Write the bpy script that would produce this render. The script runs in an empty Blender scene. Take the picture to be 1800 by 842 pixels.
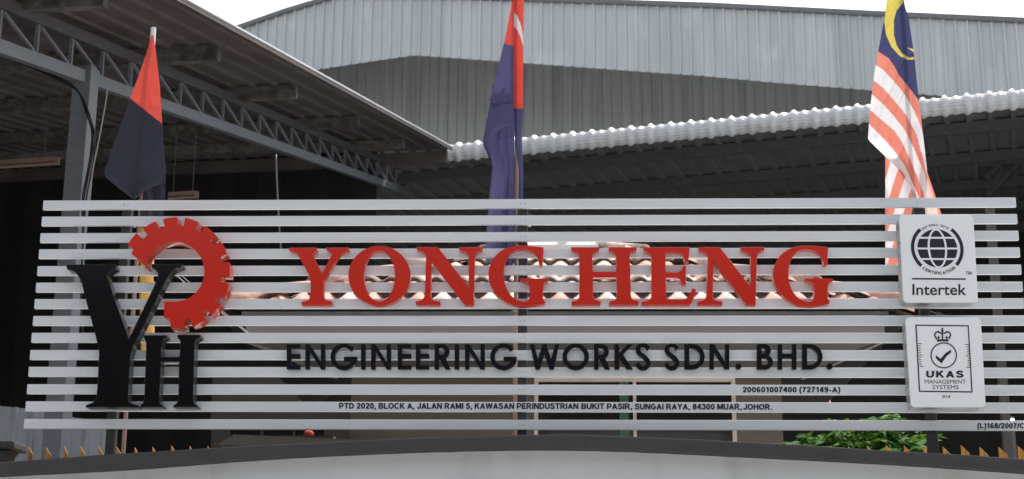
import bpy, bmesh, math, random
from mathutils import Vector, Matrix, noise
from mathutils.geometry import tessellate_polygon
random.seed(7)
R = math.radians
sc = bpy.context.scene
C = sc.collection

# ------------------------------------------------------------------ camera
FPX = 2800.0
CAM = Vector((0.2432, -8.9488, 1.5972))
PITCH, YAW, ROLL = 0.2647, 0.0352, 0.0071
def cam_rot(d):
    c, s = math.cos(YAW), math.sin(YAW); x = c*d[0]+s*d[1]; y = -s*d[0]+c*d[1]; z = d[2]
    c, s = math.cos(PITCH), math.sin(PITCH); y2 = c*y+s*z; z2 = -s*y+c*z
    c, s = math.cos(ROLL), math.sin(ROLL)
    return (c*x+s*z2, y2, -s*x+c*z2)
cols = [cam_rot(e) for e in ((1, 0, 0), (0, 1, 0), (0, 0, 1))]
RIGHT = Vector([c[0] for c in cols]); FWD = Vector([c[1] for c in cols]); UP = Vector([c[2] for c in cols])
cd = bpy.data.cameras.new('camera'); cam = bpy.data.objects.new('camera', cd); C.objects.link(cam)
cam.matrix_world = Matrix(((RIGHT.x, UP.x, -FWD.x, CAM.x), (RIGHT.y, UP.y, -FWD.y, CAM.y), (RIGHT.z, UP.z, -FWD.z, CAM.z), (0, 0, 0, 1)))
cd.sensor_width = 36; cd.lens = FPX/1800*36; cd.clip_end = 3000
cd.dof.use_dof = True; cd.dof.focus_distance = 9.1; cd.dof.aperture_fstop = 5.0
sc.camera = cam

def ray(px, py):
    return (RIGHT*((px-900)/FPX) + FWD + UP*((421-py)/FPX))
def at(px, py, Y):                       # the point of the photograph at depth Y
    d = ray(px, py); return CAM + d*((Y-CAM.y)/d.y)
def on_plane(px, py, P, n):
    d = ray(px, py); return CAM + d*((P-CAM).dot(n)/d.dot(n))

# ------------------------------------------------------------------ sky, sun, exposure
SUN_EL, SUN_AZ = R(57), R(22)            # the sun stands behind the sign, to its right
w = bpy.data.worlds.new('World'); sc.world = w; w.use_nodes = True
nt = w.node_tree; bg = nt.nodes['Background']
sky = nt.nodes.new('ShaderNodeTexSky'); sky.sky_type = 'NISHITA'; sky.sun_disc = False
sky.sun_elevation = SUN_EL; sky.sun_rotation = SUN_AZ; sky.dust_density = 4.0; sky.air_density = 1.0
hs = nt.nodes.new('ShaderNodeHueSaturation'); hs.inputs['Saturation'].default_value = 0.30; hs.inputs['Value'].default_value = 1.0
nt.links.new(sky.outputs[0], hs.inputs['Color']); nt.links.new(hs.outputs[0], bg.inputs['Color'])
bg.inputs['Strength'].default_value = 0.15
sd = bpy.data.lights.new('sun', 'SUN'); so = bpy.data.objects.new('sun', sd); C.objects.link(so)
sd.energy = 3.2; sd.angle = R(1.5); sd.color = (1.0, 0.95, 0.88)
sv = Vector((math.sin(SUN_AZ)*math.cos(SUN_EL), math.cos(SUN_AZ)*math.cos(SUN_EL), math.sin(SUN_EL)))
so.rotation_euler = (-sv).to_track_quat('-Z', 'Y').to_euler(); so.location = sv*60
sc.view_settings.view_transform = 'Standard'; sc.view_settings.look = 'None'
sc.view_settings.exposure = 0.93; sc.view_settings.gamma = 1.0

# ------------------------------------------------------------------ helpers
def mat(name, col, rough=0.6, metal=0.0, ns=0.0, na=0.15, bump=0.0, bs=40.0, stretch=(1, 1, 1), spec=0.5, dirt=None, coat=0.0, transl=0.0, streak=0.0):
    m = bpy.data.materials.new(name); m.use_nodes = True
    n = m.node_tree.nodes; l = m.node_tree.links; b = n['Principled BSDF']
    b.inputs['Base Color'].default_value = (*col, 1); b.inputs['Roughness'].default_value = rough
    b.inputs['Metallic'].default_value = metal; b.inputs['Specular IOR Level'].default_value = spec
    b.inputs['Coat Weight'].default_value = coat; b.inputs['Coat Roughness'].default_value = 0.08
    tc = n.new('ShaderNodeTexCoord'); mp = n.new('ShaderNodeMapping'); mp.inputs['Scale'].default_value = stretch
    l.new(tc.outputs['Object'], mp.inputs['Vector'])
    out = None
    if ns:
        t = n.new('ShaderNodeTexNoise'); t.inputs['Scale'].default_value = ns; t.inputs['Detail'].default_value = 6
        t.inputs['Roughness'].default_value = 0.65
        l.new(mp.outputs[0], t.inputs['Vector'])
        cr = n.new('ShaderNodeValToRGB'); cr.color_ramp.elements[0].position = 0.3; cr.color_ramp.elements[1].position = 0.7
        cr.color_ramp.elements[0].color = (*[max(0, c*(1-na)) for c in col], 1)
        cr.color_ramp.elements[1].color = (*[min(1, c*(1+na)) for c in col], 1)
        l.new(t.outputs['Fac'], cr.inputs['Fac']); out = cr.outputs['Color']
        l.new(out, b.inputs['Base Color'])
        mr = n.new('ShaderNodeMapRange'); mr.inputs['To Min'].default_value = max(0.02, rough-0.1); mr.inputs['To Max'].default_value = min(1, rough+0.1)
        l.new(t.outputs['Fac'], mr.inputs['Value']); l.new(mr.outputs[0], b.inputs['Roughness'])
    if dirt:                             # patches or streaks of a second colour with a shape of their own
        dcol, dsc, dst, lo, hi, amt = dirt
        mp2 = n.new('ShaderNodeMapping'); mp2.inputs['Scale'].default_value = dst; l.new(tc.outputs['Object'], mp2.inputs['Vector'])
        t2 = n.new('ShaderNodeTexNoise'); t2.inputs['Scale'].default_value = dsc; t2.inputs['Detail'].default_value = 8; l.new(mp2.outputs[0], t2.inputs['Vector'])
        mr2 = n.new('ShaderNodeMapRange'); mr2.inputs['From Min'].default_value = lo; mr2.inputs['From Max'].default_value = hi; mr2.inputs['To Max'].default_value = amt
        l.new(t2.outputs['Fac'], mr2.inputs['Value'])
        mx = n.new('ShaderNodeMix'); mx.data_type = 'RGBA'; l.new(mr2.outputs[0], mx.inputs['Factor'])
        if out: l.new(out, mx.inputs['A'])
        else: mx.inputs['A'].default_value = (*col, 1)
        mx.inputs['B'].default_value = (*dcol, 1); l.new(mx.outputs['Result'], b.inputs['Base Color'])
    if bump:
        t = n.new('ShaderNodeTexNoise'); t.inputs['Scale'].default_value = bs; t.inputs['Detail'].default_value = 4; l.new(mp.outputs[0], t.inputs['Vector'])
        bp = n.new('ShaderNodeBump'); bp.inputs['Strength'].default_value = bump; bp.inputs['Distance'].default_value = 0.01
        l.new(t.outputs['Fac'], bp.inputs['Height']); l.new(bp.outputs[0], b.inputs['Normal'])
    return m
def emis(name, col, s):
    m = bpy.data.materials.new(name); m.use_nodes = True; b = m.node_tree.nodes['Principled BSDF']
    b.inputs['Base Color'].default_value = (*col, 1); b.inputs['Emission Color'].default_value = (*col, 1); b.inputs['Emission Strength'].default_value = s
    return m
def cloth_mat(name, transl):
    m = bpy.data.materials.new(name); m.use_nodes = True; n = m.node_tree.nodes; l = m.node_tree.links
    b = n['Principled BSDF']; b.inputs['Roughness'].default_value = 0.75; b.inputs['Sheen Weight'].default_value = 0.15
    a = n.new('ShaderNodeAttribute'); a.attribute_name = 'print'; l.new(a.outputs['Color'], b.inputs['Base Color'])
    t = n.new('ShaderNodeBsdfTranslucent'); l.new(a.outputs['Color'], t.inputs['Color'])
    mx = n.new('ShaderNodeMixShader'); mx.inputs[0].default_value = transl
    l.new(b.outputs[0], mx.inputs[1]); l.new(t.outputs[0], mx.inputs[2]); l.new(mx.outputs[0], n['Material Output'].inputs['Surface'])
    tc = n.new('ShaderNodeTexCoord'); w_ = n.new('ShaderNodeTexNoise'); w_.inputs['Scale'].default_value = 14; w_.inputs['Detail'].default_value = 3; w_.inputs['Distortion'].default_value = 1.2
    mp = n.new('ShaderNodeMapping'); mp.inputs['Scale'].default_value = (1, 1, 0.5); l.new(tc.outputs['Object'], mp.inputs[0]); l.new(mp.outputs[0], w_.inputs['Vector'])
    bp = n.new('ShaderNodeBump'); bp.inputs['Strength'].default_value = 0.35; bp.inputs['Distance'].default_value = 0.02
    l.new(w_.outputs['Fac'], bp.inputs['Height']); l.new(bp.outputs[0], b.inputs['Normal'])
    return m

def tag(o, label=None, cat=None, group=None, kind=None):
    if label: o['label'] = label
    if cat: o['category'] = cat
    if group: o['group'] = group
    if kind: o['kind'] = kind
    return o
def empty(name, loc, label=None, cat=None, group=None, rz=0):
    o = bpy.data.objects.new(name, None); o.empty_display_size = 0.1; C.objects.link(o)
    o.location = loc; o.rotation_euler = (0, 0, rz)
    return tag(o, label, cat, group)
def mk(name, verts, faces, m, parent=None, smooth=False, bevel=0.0):
    """world-space verts -> one object; origin moved to the parent's frame"""
    me = bpy.data.meshes.new(name)
    if parent is not None:
        inv = Matrix.Translation(parent_loc(parent)).inverted()
        verts = [inv @ Vector(v) for v in verts]
    me.from_pydata([tuple(v) for v in verts], [], faces); me.update()
    if m: me.materials.append(m)
    if smooth: me.shade_smooth()
    o = bpy.data.objects.new(name, me); C.objects.link(o)
    if parent is not None: o.parent = parent
    if bevel:
        b = o.modifiers.new('bevel', 'BEVEL'); b.width = bevel; b.segments = 2; b.limit_method = 'ANGLE'; b.angle_limit = R(35)
    return o
def parent_loc(p):
    l = Vector((0, 0, 0))
    while p is not None: l += p.location; p = p.parent
    return l
class MB:
    def __init__(s): s.v = []; s.f = []
    def add(s, vs, fs):
        k = len(s.v); s.v += [Vector(v) for v in vs]; s.f += [tuple(i+k for i in f) for f in fs]; return s
    def box(s, a, b):
        (x0, y0, z0), (x1, y1, z1) = a, b
        return s.add([(x0,y0,z0),(x1,y0,z0),(x1,y1,z0),(x0,y1,z0),(x0,y0,z1),(x1,y0,z1),(x1,y1,z1),(x0,y1,z1)],
                     [(0,3,2,1),(4,5,6,7),(0,1,5,4),(1,2,6,5),(2,3,7,6),(3,0,4,7)])
    def bar(s, p, q, w_, h, up=Vector((0, 0, 1))):          # rectangular bar from p to q
        p = Vector(p); q = Vector(q); d = (q-p).normalized(); a = d.cross(up)
        a = a.normalized() if a.length > 1e-4 else Vector((1, 0, 0)); b = a.cross(d)
        vs = [c + a*(sx*w_/2) + b*(sy*h/2) for c in (p, q) for sx, sy in ((-1,-1),(1,-1),(1,1),(-1,1))]
        return s.add(vs, [(3,2,1,0),(4,5,6,7),(0,1,5,4),(1,2,6,5),(2,3,7,6),(3,0,4,7)])
    def tube(s, pts, r, n=10, cap=True):
        pts = [Vector(p) for p in pts]; rs = r if isinstance(r, (list, tuple)) else [r]*len(pts); k = len(s.v)
        prev = None
        for i, p in enumerate(pts):
            d = (pts[min(i+1, len(pts)-1)] - pts[max(i-1, 0)]).normalized()
            if prev is None:
                a = d.orthogonal().normalized()
            else:
                a = (prev - d*prev.dot(d)).normalized()
            prev = a; b = d.cross(a)
            s.v += [p + (a*math.cos(2*math.pi*j/n) + b*math.sin(2*math.pi*j/n))*rs[i] for j in range(n)]
        for i in range(len(pts)-1):
            for j in range(n):
                s.f.append((k+i*n+j, k+i*n+(j+1)%n, k+(i+1)*n+(j+1)%n, k+(i+1)*n+j))
        if cap: s.f.append(tuple(k+j for j in reversed(range(n)))); s.f.append(tuple(k+(len(pts)-1)*n+j for j in range(n)))
        return s
    def build(s, name, m, parent=None, smooth=False, bevel=0.0):
        return mk(name, s.v, s.f, m, parent, smooth, bevel)
def catmull(pts, closed=True, step=6):
    """points (x, y) are corners, (x, y, 1) lie on a smooth curve"""
    n = len(pts); out = []
    rng = range(n if closed else n-1)
    for i in rng:
        p0, p1, p2, p3 = pts[(i-1) % n], pts[i], pts[(i+1) % n], pts[(i+2) % n]
        if not closed:
            if i == 0: p0 = p1
            if i == n-2: p3 = p2
        s1, s2 = len(p1) > 2, len(p2) > 2
        a = Vector(p1[:2]); b = Vector(p2[:2])
        out.append(a)
        if not (s1 or s2): continue
        L = (b-a).length
        def tang(pa, pc, q): 
            v = Vector(pc[:2])-Vector(pa[:2]); return v.normalized()*L if v.length > 1e-6 else b-a
        ta = tang(p0, p2, p1) if s1 else (b-a)
        tb = tang(p1, p3, p2) if s2 else (b-a)
        for k in range(1, step):
            t = k/step; h1 = 2*t**3-3*t**2+1; h2 = t**3-2*t**2+t; h3 = -2*t**3+3*t**2; h4 = t**3-t**2
            out.append(a*h1+ta*h2+b*h3+tb*h4)
    if not closed: out.append(Vector(pts[-1][:2]))
    return out
def extrude(name, outline, holes, Yf, depth, m, parent, bevel=0.0015):
    """outline in photograph pixels on the upright plane Yf, given real thickness backwards"""
    loops = [outline]+list(holes)
    L3 = [[at(p[0], p[1], Yf) for p in lp] for lp in loops]
    tri = tessellate_polygon([[Vector((v.x, v.z, 0)) for v in lp] for lp in L3])
    flat = [v for lp in L3 for v in lp]; n = len(flat)
    back = [v + Vector((0, depth, 0)) for v in flat]
    f = []
    if not holes:
        ar = sum(flat[i].x*flat[(i+1) % n].z-flat[(i+1) % n].x*flat[i].z for i in range(n))
        t = tuple(range(n)) if ar > 0 else tuple(reversed(range(n)))
        f = [t, tuple(i+n for i in reversed(t))]; tri = []
    for t in tri:
        a, b, c = [flat[i] for i in t]
        cr = (b-a).cross(c-a).y
        t = tuple(t) if cr < 0 else tuple(reversed(t))
        f.append(t); f.append(tuple(i+n for i in reversed(t)))
    k = 0
    for li, lp in enumerate(L3):
        area = sum(lp[i].x*lp[(i+1) % len(lp)].z - lp[(i+1) % len(lp)].x*lp[i].z for i in range(len(lp)))
        for i in range(len(lp)):
            a, b = k+i, k+(i+1) % len(lp)
            ccw = (area > 0) if li == 0 else (area < 0)
            f.append((a, a+n, b+n, b) if ccw else (a, b, b+n, a+n))
        k += len(lp)
    return mk(name, flat+back, f, m, parent, bevel=bevel)
def arc(cx, cy, rx, ry, a0, a1, n):      # degrees, counter-clockwise on screen (y down)
    return [(cx+rx*math.cos(R(a0+(a1-a0)*i/n)), cy-ry*math.sin(R(a0+(a1-a0)*i/n))) for i in range(n+1)]
def stroke(pts, w_, closed=False):
    pts = [Vector(p[:2]) for p in pts]; n = len(pts); l = []; r = []
    for i, p in enumerate(pts):
        d = (pts[min(i+1, n-1)]-pts[max(i-1, 0)]).normalized(); nn = Vector((-d.y, d.x))*w_/2
        l.append(p+nn); r.append(p-nn)
    return l+r[::-1]

# ------------------------------------------------------------------ materials
M = {}
M['slat'] = mat('white painted aluminium', (0.69, 0.72, 0.74), 0.42, 0, 3.0, 0.05, stretch=(0.6, 1, 6), dirt=((0.5, 0.48, 0.45), 2.5, (1.5, 1, 8), 0.6, 0.85, 0.4))
M['post'] = mat('dark painted steel', (0.030, 0.028, 0.028), 0.5, 0, 20, 0.3)
M['red'] = mat('glossy red acrylic', (0.58, 0.022, 0.008), 0.2, 0, 4, 0.05, spec=0.35)
M['redside'] = mat('red letter edge', (0.58, 0.06, 0.035), 0.16, spec=0.7)
M['black'] = mat('glossy black acrylic', (0.004, 0.004, 0.005), 0.13, 0, spec=0.35)
M['blackm'] = mat('satin black letter face', (0.004, 0.004, 0.006), 0.25, spec=0.3)
M['ink'] = mat('black print', (0.012, 0.012, 0.022), 0.5)
M['panel'] = mat('white acrylic panel', (0.86, 0.89, 0.90), 0.35)
M['steel'] = mat('brushed panel side', (0.50, 0.50, 0.50), 0.3, 0.5, 15, 0.3)
M['wallw'] = mat('off white plaster', (0.66, 0.68, 0.685), 0.8, 0, 1.3, 0.04, 0.08, 60, dirt=((0.40, 0.38, 0.34), 5, (1.0, 1, 0.25), 0.56, 0.8, 0.45))
M['coping'] = mat('dark brown grey coping', (0.045, 0.041, 0.042), 0.65, 0, 5, 0.18, 0.25, 90)
M['gold'] = mat('gold painted picket', (0.42, 0.215, 0.06), 0.75, 0, 30, 0.3, spec=0.15)
M['alu'] = mat('weathered zinc cladding', (0.50, 0.53, 0.55), 0.5, 0.0, 1.2, 0.10, stretch=(2.2, 2.2, 0.25), dirt=((0.62, 0.65, 0.66), 1.1, (0.8, 0.8, 0.5), 0.60, 0.72, 0.8))
M['alus'] = [M['alu'], mat('weathered zinc cladding', (0.47, 0.50, 0.515), 0.5, 0.0, 1.2, 0.10, stretch=(2.2, 2.2, 0.25), dirt=((0.62, 0.65, 0.66), 1.1, (0.8, 0.8, 0.5), 0.60, 0.72, 0.8)), mat('weathered zinc cladding', (0.53, 0.555, 0.57), 0.5, 0.0, 1.2, 0.10, stretch=(2.2, 2.2, 0.25), dirt=((0.62, 0.65, 0.66), 1.1, (0.8, 0.8, 0.5), 0.60, 0.72, 0.8))]
M['alu2'] = mat('grey green cladding', (0.42, 0.43, 0.428), 0.55, 0.1, 1.5, 0.10, stretch=(3, 3, 0.2), dirt=((0.16, 0.16, 0.15), 1.5, (3, 3, 0.15), 0.5, 0.8, 0.5))
M['flash'] = mat('dull grey flashing', (0.16, 0.165, 0.17), 0.5, 0.2, 5, 0.15)
M['under'] = mat('brown grey roof sheet', (0.125, 0.110, 0.106), 0.6, 0.0, 2.0, 0.25, stretch=(1, 1, 1), dirt=((0.07, 0.055, 0.05), 1.4, (1, 1, 1), 0.5, 0.75, 0.6))
M['purlin'] = mat('mottled purlin steel', (0.17, 0.162, 0.15), 0.6, 0.2, 9, 0.5, dirt=((0.05, 0.045, 0.04), 5, (1, 1, 1), 0.45, 0.7, 0.8))
M['trussm'] = mat('blue grey steel paint', (0.18, 0.20, 0.228), 0.5, 0, 6, 0.12, dirt=((0.14, 0.12, 0.11), 6, (1, 1, 1), 0.6, 0.8, 0.6))
M['trussd'] = mat('grey steel web', (0.09, 0.092, 0.098), 0.5, 0, 9, 0.2)
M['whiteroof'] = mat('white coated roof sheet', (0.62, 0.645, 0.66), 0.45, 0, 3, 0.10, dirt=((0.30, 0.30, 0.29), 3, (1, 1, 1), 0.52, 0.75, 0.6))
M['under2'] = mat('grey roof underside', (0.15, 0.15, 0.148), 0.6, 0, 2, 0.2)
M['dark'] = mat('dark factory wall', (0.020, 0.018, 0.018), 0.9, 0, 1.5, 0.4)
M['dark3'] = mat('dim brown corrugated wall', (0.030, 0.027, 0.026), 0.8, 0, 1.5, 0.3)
M['dark2'] = mat('dark olive wall', (0.075, 0.070, 0.060), 0.8, 0, 1.0, 0.2)
M['beige'] = mat('beige painted wall', (0.16, 0.138, 0.118), 0.75, 0, 1.4, 0.10, 0.1, 50, dirt=((0.2, 0.17, 0.14), 1.2, (1, 1, .5), 0.5, 0.8, 0.5))
M['soffit'] = mat('grey soffit board', (0.11, 0.10, 0.088), 0.8, 0, 2, 0.15)
M['fascia'] = mat('taupe fascia board', (0.25, 0.225, 0.21), 0.6, 0, 2, 0.1)
M['frame'] = mat('cream window frame', (0.80, 0.72, 0.65), 0.45, 0, 8, 0.08)
M['glass'] = mat('dark glass', (0.012, 0.014, 0.017), 0.08, 0, spec=0.6)
M['green'] = mat('green frame', (0.06, 0.16, 0.11), 0.5)
M['tile'] = mat('weathered clay tile', (0.54, 0.33, 0.27), 0.9, 0, 7, 0.2, 0.5, 50, spec=0.1, dirt=((0.30, 0.19, 0.16), 4, (1, 1, 1), 0.52, 0.75, 0.55))
M['tile2'] = mat('pale clay tile', (0.60, 0.46, 0.40), 0.9, 0, 7, 0.2, 0.5, 50, spec=0.1, dirt=((0.35, 0.24, 0.20), 5, (1, 1, 1), 0.52, 0.75, 0.5))
M['rim'] = mat('shaded clay rim', (0.13, 0.088, 0.072), 0.95, 0, 30, 0.4, spec=0.05)
M['mortar'] = mat('dirty mortar', (0.10, 0.075, 0.065), 0.95, 0, 25, 0.5, 0.8, 60)
M['mortarl'] = mat('speckled mortar', (0.22, 0.155, 0.13), 0.95, 0, 60, 0.8, 0.8, 90)
M['whitecap'] = mat('white painted ridge cap', (0.80, 0.80, 0.76), 0.6, 0, 6, 0.1)
M['ground'] = mat('concrete yard', (0.33, 0.33, 0.33), 0.9, 0, 0.8, 0.15, 0.2, 20)
M['road'] = mat('asphalt', (0.055, 0.055, 0.056), 0.9, 0, 2, 0.2, 0.4, 120)
M['pipe'] = mat('white pvc pipe', (0.72, 0.73, 0.76), 0.35, 0, 10, 0.05)
M['wood'] = mat('brown weathered pole', (0.26, 0.18, 0.14), 0.7, 0, 12, 0.3, stretch=(1, 1, .1))
M['yellow'] = mat('golden yellow pipe', (0.62, 0.36, 0.06), 0.3, 0.35, 6, 0.2)
M['cable'] = mat('black cable', (0.012, 0.012, 0.013), 0.4)
M['rope'] = mat('pale rope', (0.42, 0.40, 0.36), 0.8)
M['tube'] = mat('aged lamp tube', (0.24, 0.165, 0.13), 0.5, 0, 8, 0.15)
M['fencem'] = mat('blue grey fence sheet', (0.47, 0.51, 0.56), 0.5, 0.2, 3, 0.10, stretch=(2, 2, .3), dirt=((0.18, 0.17, 0.16), 4, (2, 2, .5), 0.56, 0.8, 0.5))
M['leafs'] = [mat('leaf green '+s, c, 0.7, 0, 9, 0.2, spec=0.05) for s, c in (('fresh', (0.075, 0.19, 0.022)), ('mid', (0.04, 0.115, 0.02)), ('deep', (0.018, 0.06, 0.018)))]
for lm in M['leafs']:
    n = lm.node_tree.nodes; l = lm.node_tree.links; b = n['Principled BSDF']; t = n.new('ShaderNodeBsdfTranslucent')
    t.inputs['Color'].default_value = (0.09, 0.20, 0.02, 1); mx = n.new('ShaderNodeMixShader'); mx.inputs[0].default_value = 0.25
    l.new(b.outputs[0], mx.inputs[1]); l.new(t.outputs[0], mx.inputs[2]); l.new(mx.outputs[0], n['Material Output'].inputs['Surface'])
M['bark'] = mat('shrub stem', (0.10, 0.08, 0.05), 0.8)
M['redblob'] = mat('red plastic', (0.55, 0.10, 0.07), 0.9, spec=0.1)
M['stone'] = mat('dark stone cap', (0.04, 0.036, 0.036), 0.5, 0, 12, 0.3, 0.3, 40)

# ------------------------------------------------------------------ the ground
g = MB(); g.add([(-600, -600, 0), (600, -600, 0), (600, 900, 0), (-600, 900, 0)], [(0, 1, 2, 3)])
tag(g.build('ground', M['ground']), kind='structure')
g = MB(); g.add([(-300, -24, .004), (300, -24, .004), (300, -12, .004), (-300, -12, .004)], [(0, 1, 2, 3)])
tag(g.build('road', M['road']), kind='structure')

# ------------------------------------------------------------------ unseen block added behind the camera to cut sky reflections on the letters
opp = empty('unseen_reflection_block', (0, -34, 0), 'dark block across the road, added unseen to cut sky reflections in the sign', 'building')
ob = MB().box((-45, -50, 0), (45, -34, 6.0)); ob.box((-45, -50, 7.8), (45, -34, 13.2)); ob.build('wall', M['dark'], opp)
for i in range(24):
    MB().box((-44.9+i*3.75, -34.3, 6.001), (-41.3+i*3.75, -34.2, 7.799)).build('pane', M['glass'], opp)
# ------------------------------------------------------------------ generic corrugated sheet strips
def profile(pitch, rib, depth, slope=0.14):
    """one pitch of a trapezoid rib: list of (s, d)"""
    a = (pitch-rib)/2; e = rib*slope
    return [(0, 0), (a, 0), (a+e, depth), (a+rib-e, depth), (a+rib, 0)]
def sheet_strip(name, m, parent, O, u, nrm, s0, s1, lo, hi, pitch, rib, depth, per=3, thick=0.0):
    """sheets of `per` ribs side by side; lo(s), hi(s) give the two end points along v as functions of s (world Vectors)"""
    s = s0; k = 0
    base = profile(pitch, rib, depth)
    while s < s1-1e-6:
        e = min(s+pitch*per, s1); vs = []
        xs = []
        q = s
        while q < e-1e-6:
            for (a, d) in base:
                if q+a <= e: xs.append((q+a, d))
            q += pitch
        xs.append((e, 0)); xs.append((e+0.03, 0.0004))
        off = 0.0015 if k % 2 else 0.0
        for (a, d) in xs:
            p = nrm*(d+off)
            vs.append(lo(a)+p); vs.append(hi(a)+p)
        fs = [(2*i, 2*i+2, 2*i+3, 2*i+1) for i in range(len(xs)-1)]
        mk(name, vs, fs, random.choice(m) if isinstance(m, list) else m, parent)
        s = e; k += 1
def lerp_poly(pts, x):
    if x <= pts[0][0]: return pts[0][1]
    for (a, b), (c, d) in zip(pts, pts[1:]):
        if x <= c: return b+(d-b)*(x-a)/(c-a)
    return pts[-1][1]

# ------------------------------------------------------------------ the far warehouse
TH = R(14)
U = Vector((math.cos(TH), -math.sin(TH), 0)); NW = Vector((-math.sin(TH), -math.cos(TH), 0))   # along the wall, and out of it towards us
W0 = at(725, 98, 36)
wh = empty('warehouse', (W0.x, W0.y, 0), 'large zinc clad warehouse with corrugated gable rising behind both roofs', 'warehouse')
def wpt(px, py, off=0.0):
    return on_plane(px, py, W0+NW*off, NW)
def sz(px, py, off=0.0):
    p = wpt(px, py, off); return ((p-W0).dot(U), p.z)
top = [sz(x, y) for x, y in ((330, 86), (415, 54), (500, 24), (606, -8), (760, -4), (950, 3), (1250, 13), (1500, 26), (1800, 40), (2000, 49))]
bot = [sz(x, y) for x, y in ((330, 160), (549, 124), (640, 110), (729, 97.5), (850, 106), (1250, 135), (1350, 144.6), (1683, 171), (1690, 260), (2000, 290))]
s0, s1 = top[0][0], top[-1][0]
WP = 0.318
def wl(s, off=0.0): return W0+U*s+NW*off
sheet_strip('cladding_sheet', M['alus'], wh, W0, U, NW, s0, s1,
            lambda s: Vector((wl(s).x, wl(s).y, lerp_poly(bot, s))), lambda s: Vector((wl(s).x, wl(s).y, lerp_poly(top, s))), WP, 0.065, 0.075, 3)
sheet_strip('wall_sheet', M['alu2'], wh, W0, U, NW, s0-0.3, s1,
            lambda s: Vector((wl(s, -3.6).x, wl(s, -3.6).y, 0)), lambda s: Vector((wl(s, -3.6).x, wl(s, -3.6).y, lerp_poly(bot, s)+2.2)), WP, 0.06, 0.05, 3)
mb = MB()
for (a, b), (c, d) in zip(top, top[1:]):
    mb.bar(Vector((wl(a, .05).x, wl(a, .05).y, b+0.03)), Vector((wl(c, .05).x, wl(c, .05).y, d+0.03)), 0.22, 0.13)
mb.build('roof_flashing', M['flash'], wh)
mb = MB()                                 # roof slab behind the flashing and soffit under the overhang
for (a, b), (c, d) in zip(top, top[1:]):
    p, q = wl(a, 0), wl(c, 0); p2, q2 = wl(a, -14), wl(c, -14)
    mb.add([(p.x, p.y, b), (q.x, q.y, d), (q2.x, q2.y, d), (p2.x, p2.y, b)], [(0, 1, 2, 3)])
mb.build('roof', M['flash'], wh)
mb = MB(); e0 = wl(s1, 0); e1 = wl(s1, -14); f0 = wl(s0, 0); f1 = wl(s0, -14)
mb.add([(e0.x, e0.y, 0), (e1.x, e1.y, 0), (e1.x, e1.y, top[-1][1]), (e0.x, e0.y, top[-1][1])], [(0, 1, 2, 3)])
mb.build('side_wall', M['alu2'], wh); mb = MB()
mb.add([(f0.x, f0.y, 0), (f1.x, f1.y, 0), (f1.x, f1.y, top[0][1]), (f0.x, f0.y, top[0][1])], [(0, 1, 2, 3)])
mb.build('side_wall', M['alu2'], wh)

# ------------------------------------------------------------------ the left shed: rafter truss, purlins, roof
D = ray(1335, 558).normalized()          # rafters climb away from us
H = Vector((D.x, D.y, 0)).normalized(); N = Vector((H.y, -H.x, 0)); SL = D.z/math.hypot(D.x, D.y)
A = at(150, 134, 6.5)
def along(t): return A + (H + Vector((0, 0, SL)))*t       # t = metres on plan
shed = empty('open_shed', (A.x, A.y, 0), 'dark open shed with sloping roof and blue grey lattice rafter on the left', 'shed')
UPV = Vector((0, 0, 1)); TZ = 0.40
# purlins over the rafter, running out towards the verge
RZ = TZ+0.05+0.17
def rp(t, w_, z=0.0): return along(t)+N*w_+UPV*(RZ+z)
# width of the overhang: where the ray to the verge meets the roof plane
rn = (H+UPV*SL).cross(N).normalized()
VG = on_plane(451, 75, rp(0, 0), rn); OW = (VG-A).dot(N)
Pc = on_plane(792, 262, rp(0, 0), rn); tc_ = (Pc-A).dot(H)
print('overhang', OW, 'corner', Pc, tc_)
truss = MB().bar(along(-8)-UPV*0.015, along(tc_+1.1)-UPV*0.015, 0.09, 0.13).build('rafter_truss', M['trussm'], shed)
MB().bar(along(-8)+UPV*(TZ+.01), along(tc_+1.1)+UPV*(TZ+.01), 0.09, 0.12).build('top_chord', M['trussd'], truss)
step = 0.757*15.5/15.45
t_at = lambda px: (on_plane(px, 0, A, N) - A).dot(H) if False else None
# solve t for the vertical seen at pixel x=62
def px_of(P):
    d = cam_rot(P-CAM); return 900+FPX*d[0]/d[1]
lo_, hi_ = -9.0, 15.0
for _ in range(50):
    md = (lo_+hi_)/2
    if px_of(along(md)) < 62: lo_ = md
    else: hi_ = md
t0 = lo_
k = -4
while t0+k*step < tc_+1.0:
    t = t0+k*step
    MB().bar(along(t)+UPV*0.05, along(t)+UPV*(TZ-0.05), 0.036, 0.036, H).build('web_bar', M['trussm'], truss)
    if t0+(k+1)*step < tc_+1.0:
        MB().bar(along(t)+UPV*(TZ-0.05)+H*0.05, along(t+step)+UPV*0.05-H*0.03, 0.03, 0.03, N).build('web_bar', M['trussm'], truss)
    k += 1
for pxe in (20, 186, 385, 522, 631, 710):
    lo_, hi_ = -10.0, 30.0
    for _ in range(50):
        md = (lo_+hi_)/2
        if px_of(rp(md, OW-0.42, -0.1)) < pxe: lo_ = md
        else: hi_ = md
    MB().bar(rp(lo_, -14, -0.13), rp(lo_, OW-0.42, -0.13), 0.10, 0.17).build('purlin', M['purlin'], shed)
sheet_strip('roof_sheet', M['under'], shed, A, N, UPV, -14.0, OW,
            lambda s: rp(-9, s), lambda s: rp(tc_, s), 0.30, 0.09, -0.035, 3)
MB().bar(rp(-9, OW+0.012, -0.0), rp(tc_, OW+0.012, -0.0), 0.03, 0.05).build('verge_flashing', M['under'], shed)
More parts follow.
